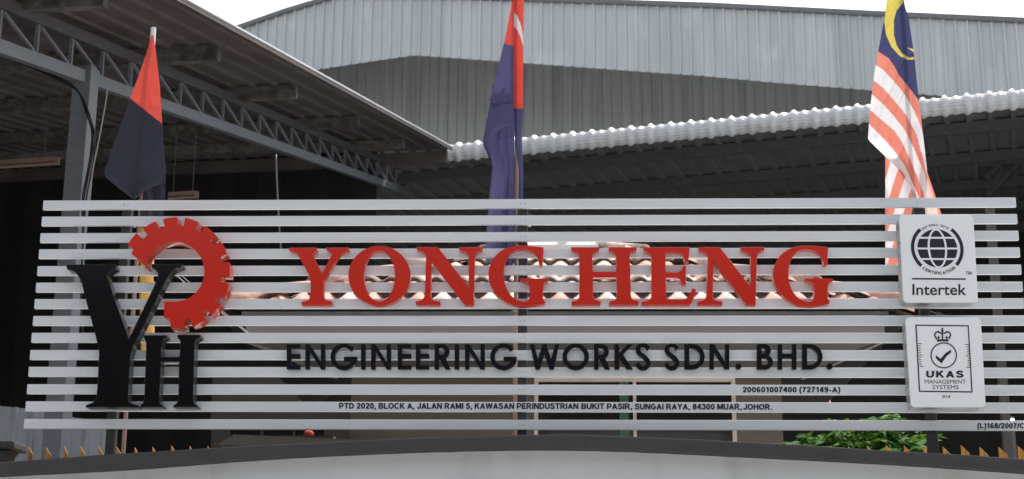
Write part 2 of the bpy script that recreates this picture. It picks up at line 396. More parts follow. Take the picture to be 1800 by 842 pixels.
MB().bar(rp(-9, OW+0.0, 0.04), rp(tc_, OW+0.0, 0.04), 0.07, 0.022).build('verge_capping', M['whiteroof'], shed)
MB().bar(rp(tc_-.1, -14, -0.17), rp(tc_-.1, OW-.05, -0.17), 0.12, 0.22).build('end_beam', M['under'], shed)
# column carrying the rafter
cc = along(0.02)-UPV*0.05
cb = MB()
for (sgn) in (0,):
    c0 = Vector((cc.x, cc.y, 0)); c1 = cc+UPV*0.14
    cb.bar(c0, c1, 0.20, 0.21, H)
cb.build('column', M['trussm'], shed, bevel=0.008)
# cross beams deeper in the shed
for tt in (8.0, 15.0):
    MB().bar(rp(tt, -14, -0.45), rp(tt, 0, -0.45), 0.1, 0.12).build('cross_beam', M['purlin'], shed)
for ww in ():
    tr2 = MB().bar(along(-2)+N*ww, along(tc_)+N*ww, 0.08, 0.09).build('inner_truss', M['trussd'], shed)
# dark wall at the back and at the side
bw = []
L0 = rp(tc_, -14); 
def dark_wall(P, Q, h0, h1, parent, name='back_wall', m='dark'):
    mb = MB(); L = (Q-P).length; d = (Q-P).normalized(); nn = Vector((d.y, -d.x, 0)); n = int(L/0.9)
    vs = []
    for i in range(n*2+1):
        p = P+d*(L*i/(n*2)); o = nn*(0.04 if i % 2 else 0)
        hh = h0+(h1-h0)*i/(n*2)
        vs += [(p.x+o.x, p.y+o.y, 0), (p.x+o.x, p.y+o.y, hh)]
    mb.add(vs, [(2*i, 2*i+2, 2*i+3, 2*i+1) for i in range(n*2)])
    return mb.build(name, M[m], parent)
P1 = rp(tc_, -14.05); P2 = rp(tc_, OW); P3 = rp(-9, -14)
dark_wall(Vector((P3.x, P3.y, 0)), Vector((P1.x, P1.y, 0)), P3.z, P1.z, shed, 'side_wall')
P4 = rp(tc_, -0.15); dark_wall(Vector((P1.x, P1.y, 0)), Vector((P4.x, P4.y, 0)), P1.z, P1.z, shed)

# ------------------------------------------------------------------ the right canopy
zc = Pc.z - 0.12
E0 = on_plane(786, 276, Vector((0, 0, zc)), UPV); E1 = on_plane(1800, 181, Vector((0, 0, zc)), UPV)
Ed = (E1-E0).normalized(); En = Vector((-Ed.y, Ed.x, 0))          # away from us
print('eave', E0, E1, 'zc', zc)
can = empty('factory_canopy', (E0.x, E0.y, 0), 'long canopy roof with white ribbed rolled eave on the right', 'canopy roof')
Ltot = (E1-E0).length+3.0; RP = 0.37
Rr = 0.155
seg = 0; s = 0.0; NA = 12
while s < Ltot:
    e = min(s+RP*2, Ltot); vs = []; ns_ = 24
    for i in range(ns_+1):
        q = s+(e-s)*i/ns_; ph = (q % RP)/RP; ph2 = (q % (RP*2))/(RP*2)
        rib = 0.050*math.exp(-((ph-0.5)/0.13)**4) + 0.022*math.exp(-((min(ph, 1-ph))/0.10)**4)
        for j in range(NA*4+1):
            a = R(-72+ (90+72)*j/(NA*4))            # from under the nose to the top
            cr = 0.006*math.cos(2*math.pi*j/(NA*4)*8)*(1 if rib < 0.02 else 0.3)
            r_ = Rr+rib+cr
            p = E0+Ed*q + En*(Rr+0.02-r_*math.cos(a)) + UPV*(Rr*0.75+r_*math.sin(a))
            vs.append(p)
    W_ = NA*4+1
    fs = [(i*W_+j, (i+1)*W_+j, (i+1)*W_+j+1, i*W_+j+1) for i in range(ns_) for j in range(W_-1)]
    mk('eave_roll', vs, fs, M['whiteroof'], can, smooth=True)
    s = e; seg += 1
RS = math.tan(R(2.0))
cz = Rr*0.75+Rr
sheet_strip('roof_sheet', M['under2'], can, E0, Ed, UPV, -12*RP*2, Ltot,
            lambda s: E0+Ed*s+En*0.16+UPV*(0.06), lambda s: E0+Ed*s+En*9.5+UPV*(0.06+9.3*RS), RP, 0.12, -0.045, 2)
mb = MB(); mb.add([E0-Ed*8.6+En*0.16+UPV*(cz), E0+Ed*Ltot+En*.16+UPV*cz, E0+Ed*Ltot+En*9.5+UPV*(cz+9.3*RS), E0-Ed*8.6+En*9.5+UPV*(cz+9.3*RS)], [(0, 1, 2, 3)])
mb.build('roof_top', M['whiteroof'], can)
for k in range(5):
    d_ = 0.9+k*2.0
    MB().bar(E0-Ed*8.6+En*d_+UPV*(-0.06+d_*RS), E0+Ed*Ltot+En*d_+UPV*(-0.09+d_*RS), 0.09, 0.2).build('purlin', M['trussd'], can)
Bk0 = E0+En*9.4-Ed*16; Bk1 = E0+Ed*(Ltot+0.0)+En*9.4
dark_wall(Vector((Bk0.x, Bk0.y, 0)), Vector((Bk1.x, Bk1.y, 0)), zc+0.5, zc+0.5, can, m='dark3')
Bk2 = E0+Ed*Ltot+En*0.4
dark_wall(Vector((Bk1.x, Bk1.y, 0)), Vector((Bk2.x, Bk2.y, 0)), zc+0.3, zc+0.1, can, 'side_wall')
# a raking dark truss at the far right, under the canopy
rt = MB()
a0 = on_plane(1735, 345, E0+En*4, En); a1 = on_plane(1830, 250, E0+En*4, En)
rt.bar(a0, a1, 0.08, 0.08, En); rt.bar(a0+UPV*.35, a1+UPV*.35, 0.08, 0.08, En)
for i in range(6):
    f = i/5; p = a0.lerp(a1, f); q = a0.lerp(a1, min(1, f+.1))+UPV*.35; rt.bar(p, q, 0.04, 0.04, En)
rt.build('knee_truss', M['trussd'], can)
# posts of the canopy, far right
b_ = at(1742, 440, 5.2); MB().box((b_.x-.035, 5.1, 0), (b_.x+.035, 5.17, at(1742, 362, 5.2).z)).build('post', M['dark2'], can)

# ------------------------------------------------------------------ guard house with clay tiled hip roof
GY = 3.05                                  # the front eave
gl = at(386, 543, GY); gr = at(1602, 545, GY); ez = (gl.z+gr.z)/2
gx0, gx1 = gl.x, gr.x; SR = math.tan(R(25))
rY = GY+2.3; rl = at(925, 430, rY).x; rr = at(1058, 430, rY).x; rz = ez+SR*2.3
inset = ((rl-gx0)+(gx1-rr))/2; bY = rY+2.3
gcx = (gx0+gx1)/2; gh = empty('guard_house', (gcx, GY+1.5, 0), 'small beige guard house with a salmon clay tile hip roof behind the sign', 'building')
print('guard', gx0, gx1, ez, rl, rr, rz)
# roof deck under the tiles
mb = MB(); zz = -0.05
mb.add([(gx0, GY, ez+zz), (gx1, GY, ez+zz), (rr, rY, rz+zz), (rl, rY, rz+zz), (gx0, bY, ez+zz), (gx1, bY, ez+zz)],
       [(0, 1, 2, 3), (5, 4, 3, 2), (4, 0, 3), (1, 5, 2)])
mb.build('roof_deck', M['dark'], gh)
# tiles: S profile, rows of equal exposure, individually placed
TW, TE = 0.187, 0.46; rows = 5
def tile_mesh(name, flare=0.0):
    vs = []; fs = []; nu, nv = 10, 2; L = TE+0.07
    for th in (0.0, -0.028):
        for j in range(nv+1):
            y = L*j/nv
            for i in range(nu+1):
                u = i/nu; x = (u-0.5)*(TW*1.04)
                z = 0.040*max(0, math.sin(math.pi*(u*1.45-0.08)))**0.9 if u < 0.74 else -0.012*math.sin(math.pi*(u-0.74)/0.26)
                vs.append((x, y, z+th+(0.036*(1-j/nv))))
    w_ = nu+1; o = w_*(nv+1)
    for j in range(nv):
        for i in range(nu):
            a = j*w_+i; fs += [(a, a+1, a+w_+1, a+w_), (a+o, a+w_+o, a+w_+1+o, a+1+o)]
    for i in range(nu): fs.append((i, i+o, i+1+o, i+1))
    me = bpy.data.meshes.new(name); me.from_pydata(vs, [], fs); me.update(); me.shade_smooth()
    return me
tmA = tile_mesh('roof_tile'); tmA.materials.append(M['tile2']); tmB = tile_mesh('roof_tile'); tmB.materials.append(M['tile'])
for tm in (tmA, tmB):                      # front and under faces coloured darker brown, painting in their shade and the mortar tone
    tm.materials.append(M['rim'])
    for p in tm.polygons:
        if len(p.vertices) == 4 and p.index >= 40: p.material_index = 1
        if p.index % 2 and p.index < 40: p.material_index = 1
ang = math.atan(SR); q = 0.0; rr_ = 0
rowstep = TE*math.cos(ang)
def put_tile(x, y, z, rz_=0.0, rx=ang, warm=0.5):
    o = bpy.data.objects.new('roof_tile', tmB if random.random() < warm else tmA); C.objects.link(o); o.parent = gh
    o.location = Vector((x, y, z))-parent_loc(gh)
    o.rotation_euler = (rx+random.uniform(-.008, .008), random.uniform(-.02, .02), rz_+random.uniform(-.012, .012))
nrow = 5
for r_ in range(nrow):
    qy = r_*rowstep-0.02; f = max(0, min(1, (qy+0.15)/2.3)); xa = gx0+(rl-gx0)*f; xb = gx1+(rr-gx1)*f
    n = int((xb-xa)/TW); x = gcx-(n-1)/2*TW
    for i in range(n):
        xx = x+i*TW; edge = min(1, abs(xx-gcx)/(gx1-gx0)*2.0)
        if i == 0: MB().box((xa, GY+qy+.02, ez+SR*qy+(.012 if r_ == 0 else -.02)), (xb, GY+qy+.05, ez+SR*qy+.052)).build('mortar_bed', M['mortarl'], gh)
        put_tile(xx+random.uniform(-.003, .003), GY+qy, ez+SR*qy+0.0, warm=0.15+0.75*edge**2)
# side and rear slopes: tiles too small to tell apart from here, yet real
def slope_tiles(name, P, Q, Rt, Lt):
    mb = MB(); n = 30
    return
for sgn, xe, rxe in ((-1, gx0, rl), (1, gx1, rr)):
    for r_ in range(nrow):
        qx = r_*rowstep-0.04; f = max(0, min(1, (qx+.15)/2.3)); hw = 2.3*(1-f); n = int(2*hw/TW)
        for i in range(n):
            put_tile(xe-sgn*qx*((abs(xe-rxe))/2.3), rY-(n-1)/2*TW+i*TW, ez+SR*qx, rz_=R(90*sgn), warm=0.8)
# hip caps and ridge caps
def cap(p, q, r0, r1, m, name):
    p = Vector(p); q = Vector(q); d = (q-p).normalized(); a = d.cross(UPV).normalized(); b = a.cross(d); vs = []; n = 10
    for (c, r__) in ((p, r0), (p.lerp(q, .5), (r0+r1)/2), (q, r1)):
        for th in (0, -0.014):
            for i in range(n+1):
                an = math.pi*i/n; vs.append(c+a*((r__+th)*math.cos(an))+b*((r__+th)*math.sin(an)))
    w_ = n+1; fs = []
    for k in range(2):
        for i in range(n):
            o = k*2*w_+i; fs += [(o, o+1, o+2*w_+1, o+2*w_), (o+w_, o+3*w_, o+3*w_+1, o+w_+1)]
    for i in range(n): fs += [(i, i+w_, i+w_+1, i+1)]
    return mk(name, vs, fs, m, gh, smooth=True)
for (c, rd) in (((gx0, GY, ez), (rl, rY, rz)), ((gx1, GY, ez), (rr, rY, rz)), ((gx0, bY, ez), (rl, rY, rz)), ((gx1, bY, ez), (rr, rY, rz))):
    c = Vector(c); rd = Vector(rd); n = 7
    for i in range(n):
        a = c.lerp(rd, (i-0.12)/n); b = c.lerp(rd, (i+1.0)/n)
        cap(a+UPV*0.03, b+UPV*0.015, 0.105, 0.075, M['tile'] if i < 4 else M['tile2'], 'hip_cap')
for i in range(2):
    xa = rl+(rr-rl)*i/2; xb = rl+(rr-rl)*(i+1)/2
    mb = MB(); xa_, xb_ = xa-.04, xb-.035; hz_ = rz+.105
    mb.add([(xa_, rY-.17, hz_-.085), (xb_, rY-.17, hz_-.085), (xb_, rY, hz_), (xa_, rY, hz_), (xb_, rY+.17, hz_-.085), (xa_, rY+.17, hz_-.085), (xa_, rY-.17, hz_-.13), (xb_, rY-.17, hz_-.13), (xb_, rY+.17, hz_-.13), (xa_, rY+.17, hz_-.13)],
      [(0, 1, 2, 3), (3, 2, 4, 5), (6, 7, 1, 0), (5, 4, 8, 9), (6, 0, 3, 5, 9), (1, 7, 8, 4, 2), (6, 9, 8, 7)]); mb.build('ridge_cap', M['whitecap'], gh, bevel=.008)
    s_ = MB(); s_.tube([(xb-.05, rY-.1, rz+.05), (xb+.0, rY-.1, rz+.065), (xb+.04, rY-.1, rz+.05)], [.04, .06, .03], 8); s_.build('mortar_knob', M['whitecap'], gh, smooth=True)
# fascia boards, soffit, walls
ft, fb = ez-0.02, ez-0.24
ix = 0.20
mb = MB().box((gx0+ix, GY+0.06, fb), (gx1-ix, GY+0.09, ft)); mb.build('fascia_board', M['fascia'], gh)
MB().box((gx0+ix-0.03, GY+0.02, ft-0.075), (gx1-ix+0.03, GY+0.057, ft+0.01)).build('gutter', M['flash'], gh)
WYs = GY+1.70; sb0 = at(592, 662, WYs).x; sb1 = at(1410, 662, WYs).x; fa0, fa1 = gx0+ix, gx1-ix
for xa, xb in ((fa0, sb0), (fa1, sb1)):      # the porch soffit narrows towards the wall
    MB().bar((xa+(.015 if xa < 0 else -.015), GY+0.11, (ft+fb)/2-.06), (xb, WYs, (ft+fb)/2-.06), 0.03, (ft-fb)-.12).build('fascia_board', M['fascia'], gh)
mb = MB(); mb.add([(fa0+.02, GY+.093, fb+.02), (fa1-.02, GY+.093, fb+.02), (sb1, WYs, fb+.02), (sb0, WYs, fb+.02), (fa0+.02, GY+.093, fb+.035), (fa1-.02, GY+.093, fb+.035), (sb1, WYs, fb+.035), (sb0, WYs, fb+.035)],
  [(0, 3, 2, 1), (4, 5, 6, 7), (0, 1, 5, 4), (1, 2, 6, 5), (2, 3, 7, 6), (3, 0, 4, 7)]); mb.build('soffit', M['soffit'], gh)
WY = GY+1.68
wx0 = at(617, 700, WY).x; wx1 = at(1374, 700, WY).x
winx0 = at(939, 700, WY).x; winx1 = at(1293, 700, WY).x; wint = at(1100, 664, WY).z; winb = wint-1.25; wtop = fb+0.018
T = 0.15
MB().box((wx0, WY, 0), (winx0, WY+T, wtop)).build('wall', M['beige'], gh)
MB().box((winx1, WY, 0), (wx1, WY+T, wtop)).build('wall', M['beige'], gh)
MB().box((winx0+.001, WY, wint), (winx1-.001, WY+T, wtop)).build('wall', M['beige'], gh)
MB().box((winx0+.001, WY, 0), (winx1-.001, WY+T, winb)).build('wall', M['beige'], gh)
MB().box((wx0, WY+T+.002, 0), (wx0+T, bY-.5, wtop)).build('wall', M['beige'], gh)
MB().box((wx1-T, WY+T+.002, 0), (wx1, bY-.5, wtop)).build('wall', M['beige'], gh)
MB().box((wx0, bY-.498, 0), (wx1, bY-.4, wtop)).build('wall', M['dark2'], gh)
win = empty('window', Vector((winx0, WY, winb))-parent_loc(gh)); win.parent = gh
fw = 0.035
def wbar(a, b, m='frame', nm='frame'):
    MB().box(a, b).build(nm, M[m], win, bevel=0.002)
wbar((winx0, WY-0.015, winb), (winx0+fw, WY+0.05, wint))
wbar((winx1-fw, WY-0.015, winb), (winx1, WY+0.05, wint))
wbar((winx0+fw, WY-0.015, wint-fw), (winx1-fw, WY+0.05, wint))
wbar((winx0+fw, WY-0.015, winb), (winx1-fw, WY+0.05, winb+fw))
mx_ = at(1115.5, 700, WY).x
wbar((mx_-0.014, WY-0.008, winb+fw), (mx_+0.014, WY+0.045, wint-fw))
wbar((winx0-0.02, WY-0.05, wint+0.002), (winx1+0.02, WY-0.0155, wint+0.028), 'frame', 'hood')
for a, b in ((winx0+fw, mx_-0.014), (mx_+0.014, winx1-fw)):
    MB().box((a, WY+0.02, winb+fw), (b, WY+0.026, wint-fw)).build('pane', M['glass'], win)
gxa = at(1089, 700, WY).x; gxb = at(1105, 700, WY).x
MB().box((gxa, WY+0.005, winb+fw), (gxb, WY+0.018, wint-fw)).build('sash', M['green'], win)
MB().box((mx_+.03, WY+0.005, wint-fw-0.09), (winx1-fw, WY+0.018, wint-fw-.05)).build('sash', M['green'], win)
MB().box((winx0+.1, WY-.03, 0.0), (winx0+.102, WY-.028, 0.01)).build('sill', M['frame'], win) if False else None

# a darker building wall behind it, on the left, with a row of small windows
DW = 9.0
q0 = at(372, 700, DW).x; q1 = at(640, 700, DW).x; qz = at(500, 664, DW).z
blk = empty('rear_office', ((q0+q1)/2, DW, 0), 'dark olive office wall with small windows left of the guard house', 'building')
wz1 = at(500, 756, DW).z; wz0 = wz1-0.7
MB().box((q0, DW, wz1), (q1, DW+.15, qz)).build('wall', M['dark2'], blk)
MB().box((q0, DW, 0), (q1, DW+.15, wz0)).build('wall', M['dark2'], blk)
xs = [q0, at(404, 760, DW).x]
for a, b in ((372, 404), (458, 462), (515, 518), (570, 640)):
    MB().box((at(a, 760, DW).x, DW+.001, wz0), (at(b, 760, DW).x, DW+.149, wz1)).build('wall', M['dark2'], blk)
MB().box((at(404, 760, DW).x, DW+.06, wz0), (at(570, 760, DW).x, DW+.07, wz1)).build('pane', M['glass'], blk)
rb = MB(); c = at(543, 763, 8.2)
bm = bmesh.new(); bmesh.ops.create_icosphere(bm, subdivisions=3, radius=0.05)
me = bpy.data.meshes.new('red_helmet')
for v in bm.verts: v.co.x *= 1.15; v.co.z *= 0.62 + 0.2*(v.co.z > 0); v.co += v.co*0.08*noise.noise(v.co*30)
bm.to_mesh(me); bm.free(); me.materials.append(M['redblob']); me.shade_smooth()
o = bpy.data.objects.new('red_helmet', me); C.objects.link(o); o.location = c
tag(o, 'small rounded red object seen blurred above the dark coping, left of the guard house', 'helmet')
# what it lies on: a shelf cabinet in front of the office window, top hidden by the wall
MB().box((c.x-.3, 8.0, 0), (c.x+.3, 8.4, c.z-0.045)).build('cabinet', M['dark2'])
tag(bpy.data.objects['cabinet'], 'dark cabinet under the small red object behind the wall', 'cabinet')
# pale slab roof just over the coping
p0 = at(398, 783, 4.5); p1 = at(545, 771, 4.5)
cr_ = MB(); cr_.add([(p0.x-.05, 4.4, p0.z), (p0.x+.08, 4.4, p1.z+.02), (p1.x+.4, 4.4, p1.z-.02), (p1.x+.5, 4.4, p0.z-.1),
                     (p0.x-.05, 6.0, p0.z), (p0.x+.08, 6.0, p1.z+.02), (p1.x+.4, 6.0, p1.z-.02), (p1.x+.5, 6.0, p0.z-.1)],
                    [(0, 3, 2, 1), (4, 5, 6, 7), (1, 2, 6, 5), (0, 1, 5, 4), (2, 3, 7, 6)])
cr_.box((p0.x+.1, 4.6, 0), (p0.x+.2, 4.7, p0.z)).box((p1.x+.2, 4.6, 0), (p1.x+.3, 4.7, p0.z-.08))
tag(cr_.build('porch_canopy', M['soffit']), 'low pinkish brown porch slab peeking over the coping left of centre', 'canopy')

# ------------------------------------------------------------------ boundary wall with arched coping
CY = -0.30
topc = [(-150, 823), (0, 812.6), (200, 797), (450, 782.5), (640, 773), (830, 765.8), (960, 762.4), (1100, 765), (1250, 773), (1400, 781), (1540, 790), (1650, 796), (1800, 806), (1950, 816)]
botc = [(-150, 842), (0, 833), (230, 822), (450, 803.5), (640, 794), (830, 787.4), (1000, 786), (1100, 788.5), (1250, 796), (1500, 808.5), (1650, 817), (1800, 828), (1950, 838)]
tw = [at(x, y, CY) for x, y in topc]; bw_ = [at(x, y, CY) for x, y in botc]
tl = [(p.x, p.z) for p in tw]; bl = [(p.x, p.z) for p in bw_]
def smoothf(poly, x):
    return sum(lerp_poly(poly, x+dx)*wg for dx, wg in ((-.35, 1), (-.2, 2), (0, 3), (.2, 2), (.35, 1)))/9
bwall = empty('boundary_wall', (0, -0.1, 0), 'off white boundary wall with a dark arched coping below the sign', 'wall')
X0, X1 = -4.6, 4.6; NS = 120
vs = []
for i in range(NS+1):
    x = X0+(X1-X0)*i/NS; zt = smoothf(tl, x)+0.003*noise.noise(Vector((x*2.3, 0, 0))); zb = smoothf(bl, x)
    for (y, z) in ((CY, zb), (CY, zt-.008), (CY+.008, zt), (0.12, zt), (0.12, zb), (CY, zb)): vs.append((x, y, z))
fs = []
for i in range(NS):
    for j in range(5): a = i*6+j; fs.append((a, a+6, a+7, a+1))
cuts = [X0]+[at(q_, 785, CY).x for q_ in (205, 612, 1030, 1462)]+[X1]
for ca, cbx in zip(cuts, cuts[1:]):
    n_ = max(4, int((cbx-ca)/0.06)); vs = []
    for i in range(n_+1):
        x = ca+0.0005+(cbx-ca-0.001)*i/n_; zt = smoothf(tl, x)+0.004*noise.noise(Vector((x*2.3, 0, 0)))+0.0012*noise.noise(Vector((x*14, 3, 0))); zb = smoothf(bl, x)+0.0015*noise.noise(Vector((x*11, 7, 0)))
        for (y, z_) in ((CY, zb), (CY, zt-.012), (CY+.004, zt-.004), (CY+.014, zt), (0.12, zt), (0.12, zb)): vs.append((x, y, z_))
    fs = [(i*6+j, (i+1)*6+j, (i+1)*6+(j+1) % 6, i*6+(j+1) % 6) for i in range(n_) for j in range(6)]+[tuple(range(6)), tuple(reversed(range(n_*6, n_*6+6)))]
    mk('coping_block', vs, [tuple(reversed(f)) for f in fs], M['coping'], bwall)
vs = []
for i in range(NS+1):
    x = X0+(X1-X0)*i/NS; zb = smoothf(bl, x)+0.005
    for (y, z) in ((CY+.13, 0), (CY+.13, zb), (0.04, zb), (0.04, 0)): vs.append((x, y, z))
fs = []
for i in range(NS):
    for j in range(3): a = i*4+j; fs.append((a+1, a+5, a+4, a) if False else (a, a+4, a+5, a+1))
mk('plaster_body', vs, fs, M['wallw'], bwall)

# dark stone lamp base at the far left, in front of the wall
c = at(8, 792, 0.25)
lt = empty('pier_cap', (c.x, 0.25, 0), 'dark stone cap at the left end of the coping', 'pier cap')
w1 = at(36, 792, 0.25).x; zt = at(20, 776, 0.25).z; zm = at(20, 793, 0.25).z; zb = at(10, 806, 0.25).z
mb = MB(); xl = w1-0.36
mb.add([(xl, 0.14, zm), (w1, 0.14, zm), (w1, 0.36, zm), (xl, 0.36, zm), (xl, 0.14, zt-.004), (w1-.004, 0.14, zt-.01), (w1-.004, 0.36, zt-.01), (xl, 0.36, zt-.004)],
       [(0, 3, 2, 1), (4, 5, 6, 7), (0, 1, 5, 4), (1, 2, 6, 5), (2, 3, 7, 6), (3, 0, 4, 7)])
mb.build('slab', M['stone'], lt, bevel=0.008)
mb = MB(); wm = at(10, 806, 0.25).x
mb.add([(xl, 0.17, zb-.08), (wm-.04, 0.17, zb-.08), (wm-.04, 0.33, zb-.08), (xl, 0.33, zb-.08), (xl, 0.17, zm-.002), (w1-.03, 0.17, zm-.002), (w1-.03, 0.33, zm-.002), (xl, 0.33, zm-.002)],
       [(0, 3, 2, 1), (4, 5, 6, 7), (0, 1, 5, 4), (1, 2, 6, 5), (2, 3, 7, 6), (3, 0, 4, 7)])
mb.build('neck', M['stone'], lt, bevel=0.006)
MB().box((xl, 0.18, 0), (wm-.06, 0.32, zb-.082)).build('pier', M['stone'], lt)

# ------------------------------------------------------------------ picket fence behind the wall
FY = 0.42
fz = at(900, 783, FY).z; fz_l = at(100, 785, FY).z; fz_r = at(1700, 783, FY).z
fen = empty('picket_fence', (0, FY, 0), 'golden brown picket fence with slanted tips showing above the coping', 'fence')
pw = 0.052; pt = 0.003; ra = R(-40)
pm = bpy.data.meshes.new('picket')
vs = []
for y in (0, pt): vs += [(-pw/2, y, -2.0), (pw/2, y, -2.0), (pw/2, y, -0.052), (-pw/2, y, 0)]
vs = [(x*math.cos(ra)-y*math.sin(ra), x*math.sin(ra)+y*math.cos(ra), z) for x, y, z in vs]
pm.from_pydata(vs, [], [(0, 1, 2, 3), (7, 6, 5, 4), (0, 4, 5, 1), (1, 5, 6, 2), (2, 6, 7, 3), (3, 7, 4, 0)]); pm.update(); pm.materials.append(M['gold'])
xleft = [at(x, 785, FY).x for x in (20, 51, 82, 113, 142, 174, 206, 238, 269, 302, 334, 366, 398)]
sp = (xleft[-1]-xleft[0])/12
xright = [at(x, 783, FY).x for x in (1398, 1430, 1463, 1494, 1527, 1560, 1592, 1626, 1660, 1692, 1725, 1758, 1792, 1825)]
nm_ = int((xright[0]-xleft[-1])/sp)
xm = [xleft[-1]+(xright[0]-xleft[-1])*i/nm_ for i in range(1, nm_)]
for x in xleft+xm+xright:
    o = bpy.data.objects.new('picket', pm); C.objects.link(o); o.parent = fen
    zt = fz_l+(fz_r-fz_l)*(x-xleft[0])/(xright[-1]-xleft[0])
    o.location = Vector((x+0.012, FY, zt+random.uniform(-.006, .006)))-parent_loc(fen); o.rotation_euler = (0, random.uniform(-.02, .02), random.uniform(-.06, .06))
for z in (1.0, 1.9):
    MB().bar((X0, FY+.05, z), (X1, FY+.05, z), .03, .04).build('rail', M['gold'], fen)

# blue grey corrugated hoarding at the far left
HYY = 7.3
hoar = empty('corrugated_hoarding', (at(80, 750, HYY).x, HYY, 0), 'blue grey corrugated metal hoarding behind the pickets at lower left', 'fence')
hz = [(at(x, y, HYY).x, at(x, y, HYY).z) for x, y in ((-80, 706), (44, 718), (82, 724), (83, 726), (200, 745))]
sheet_strip('sheet', M['fencem'], hoar, None, Vector((1, 0, 0)), Vector((0, -1, 0)), hz[0][0], hz[-1][0],
            lambda s: Vector((s, HYY, 0)), lambda s: Vector((s, HYY, lerp_poly(hz, s))), 0.19, 0.045, 0.04, 3)

# ------------------------------------------------------------------ the slatted sign screen
SY0, SD = 0.0, 0.025
sign = empty('slatted_sign_screen', (0, 0.05, 0), 'wide screen of fourteen white horizontal slats on dark posts carrying the lettering', 'sign')
slatm = None; HW = 2.8509
slats = []
for i in range(14):
    zt = 4.27-0.1*i
    me_o = MB().box((-HW, SY0, zt-0.0555), (HW, SY0+SD, zt)).build('slat', M['slat'], sign, bevel=0.0015)
    # tiny sag and tilt so that no two are alike
    me = me_o.data
    if i != 12:
        e0, e1 = random.uniform(-.0012, .0012), random.uniform(-.0012, .0012)
        for v in me_o.data.vertices: v.co.z += e0 if v.co.x < 0 else e1
    slats.append(me_o)
for px in (206, 918.5, 1630):
    y_ref = 640; c = at(px, y_ref, 0.06); 
    MB().box((c.x-.027, SD+.002, 0), (c.x+.027, SD+.056, 4.265)).build('post', M['post'], sign, bevel=0.003)
    for z in (4.27-1.3-.0, 4.27-.9, 4.27-.5, 4.27-.1):
        MB().box((c.x-.045, SD+.058, z-.045), (c.x+.045, SD+.062, z-.02)).build('bracket', M['steel'], sign)

for i in range(14):                        # screw heads where the slats meet the posts
    for px in (206, 918.5, 1630):
        c = at(px, 640, 0.06); zt = 4.27-0.1*i-0.028
        for dx in (-.012, .012):
            MB().tube([(c.x+dx, -.0025, zt), (c.x+dx, .001, zt)], [.0035, .0045], 8).build('screw', M['steel'], slats[i])
for px, py, l_ in ((930, 461, .06), (905, 549, .05), (1640, 549, .07), (1655, 552, .05)):
    c = at(px, py, .08); MB().tube([c-Vector((l_*.5, 0, -.012)), c, c+Vector((l_*.5, .01, -.012))], .0025, 6).build('cable_tie', M['cable'], sign)
# printed text ------------------------------------------------------
def text_raw(s, bold):
    cu = bpy.data.curves.new('t', 'FONT'); cu.body = s; cu.size = 1; cu.offset = bold; cu.resolution_u = 4
    ob = bpy.data.objects.new('t', cu); C.objects.link(ob)
    bpy.context.view_layer.update()
    me = bpy.data.meshes.new_from_object(ob.evaluated_get(bpy.context.evaluated_depsgraph_get()))
    vs = [tuple(v.co) for v in me.vertices]; fs = [tuple(p.vertices) for p in me.polygons]
    bpy.data.objects.remove(ob); bpy.data.curves.remove(cu); bpy.data.meshes.remove(me)
    return vs, fs
_h = text_raw('H', 0.0)[0]; CAPH = max(v[1] for v in _h)
def put_text(s, x0, x1, yt, yb, Y, m, parent, name='lettering', bold=0.02, slope=0.0, shear=0.0):
    vs, fs = text_raw(s, bold); a = min(v[0] for v in vs); b = max(v[0] for v in vs)
    out = []
    for v in vs:
        u = (v[0]-a)/(b-a); h = v[1]/CAPH
        px = x0+(x1-x0)*u + shear*(h)*(yb-yt); py = yb-(yb-yt)*h + slope*(px-x0)
        out.append(at(px, py, Y))
    fs2 = []
    for f in fs:
        p = [out[i] for i in f[:3]]; c = (p[1]-p[0]).cross(p[2]-p[0]).y
        fs2.append(f if c < 0 else tuple(reversed(f)))
    return mk(name, out, fs2, m, parent)

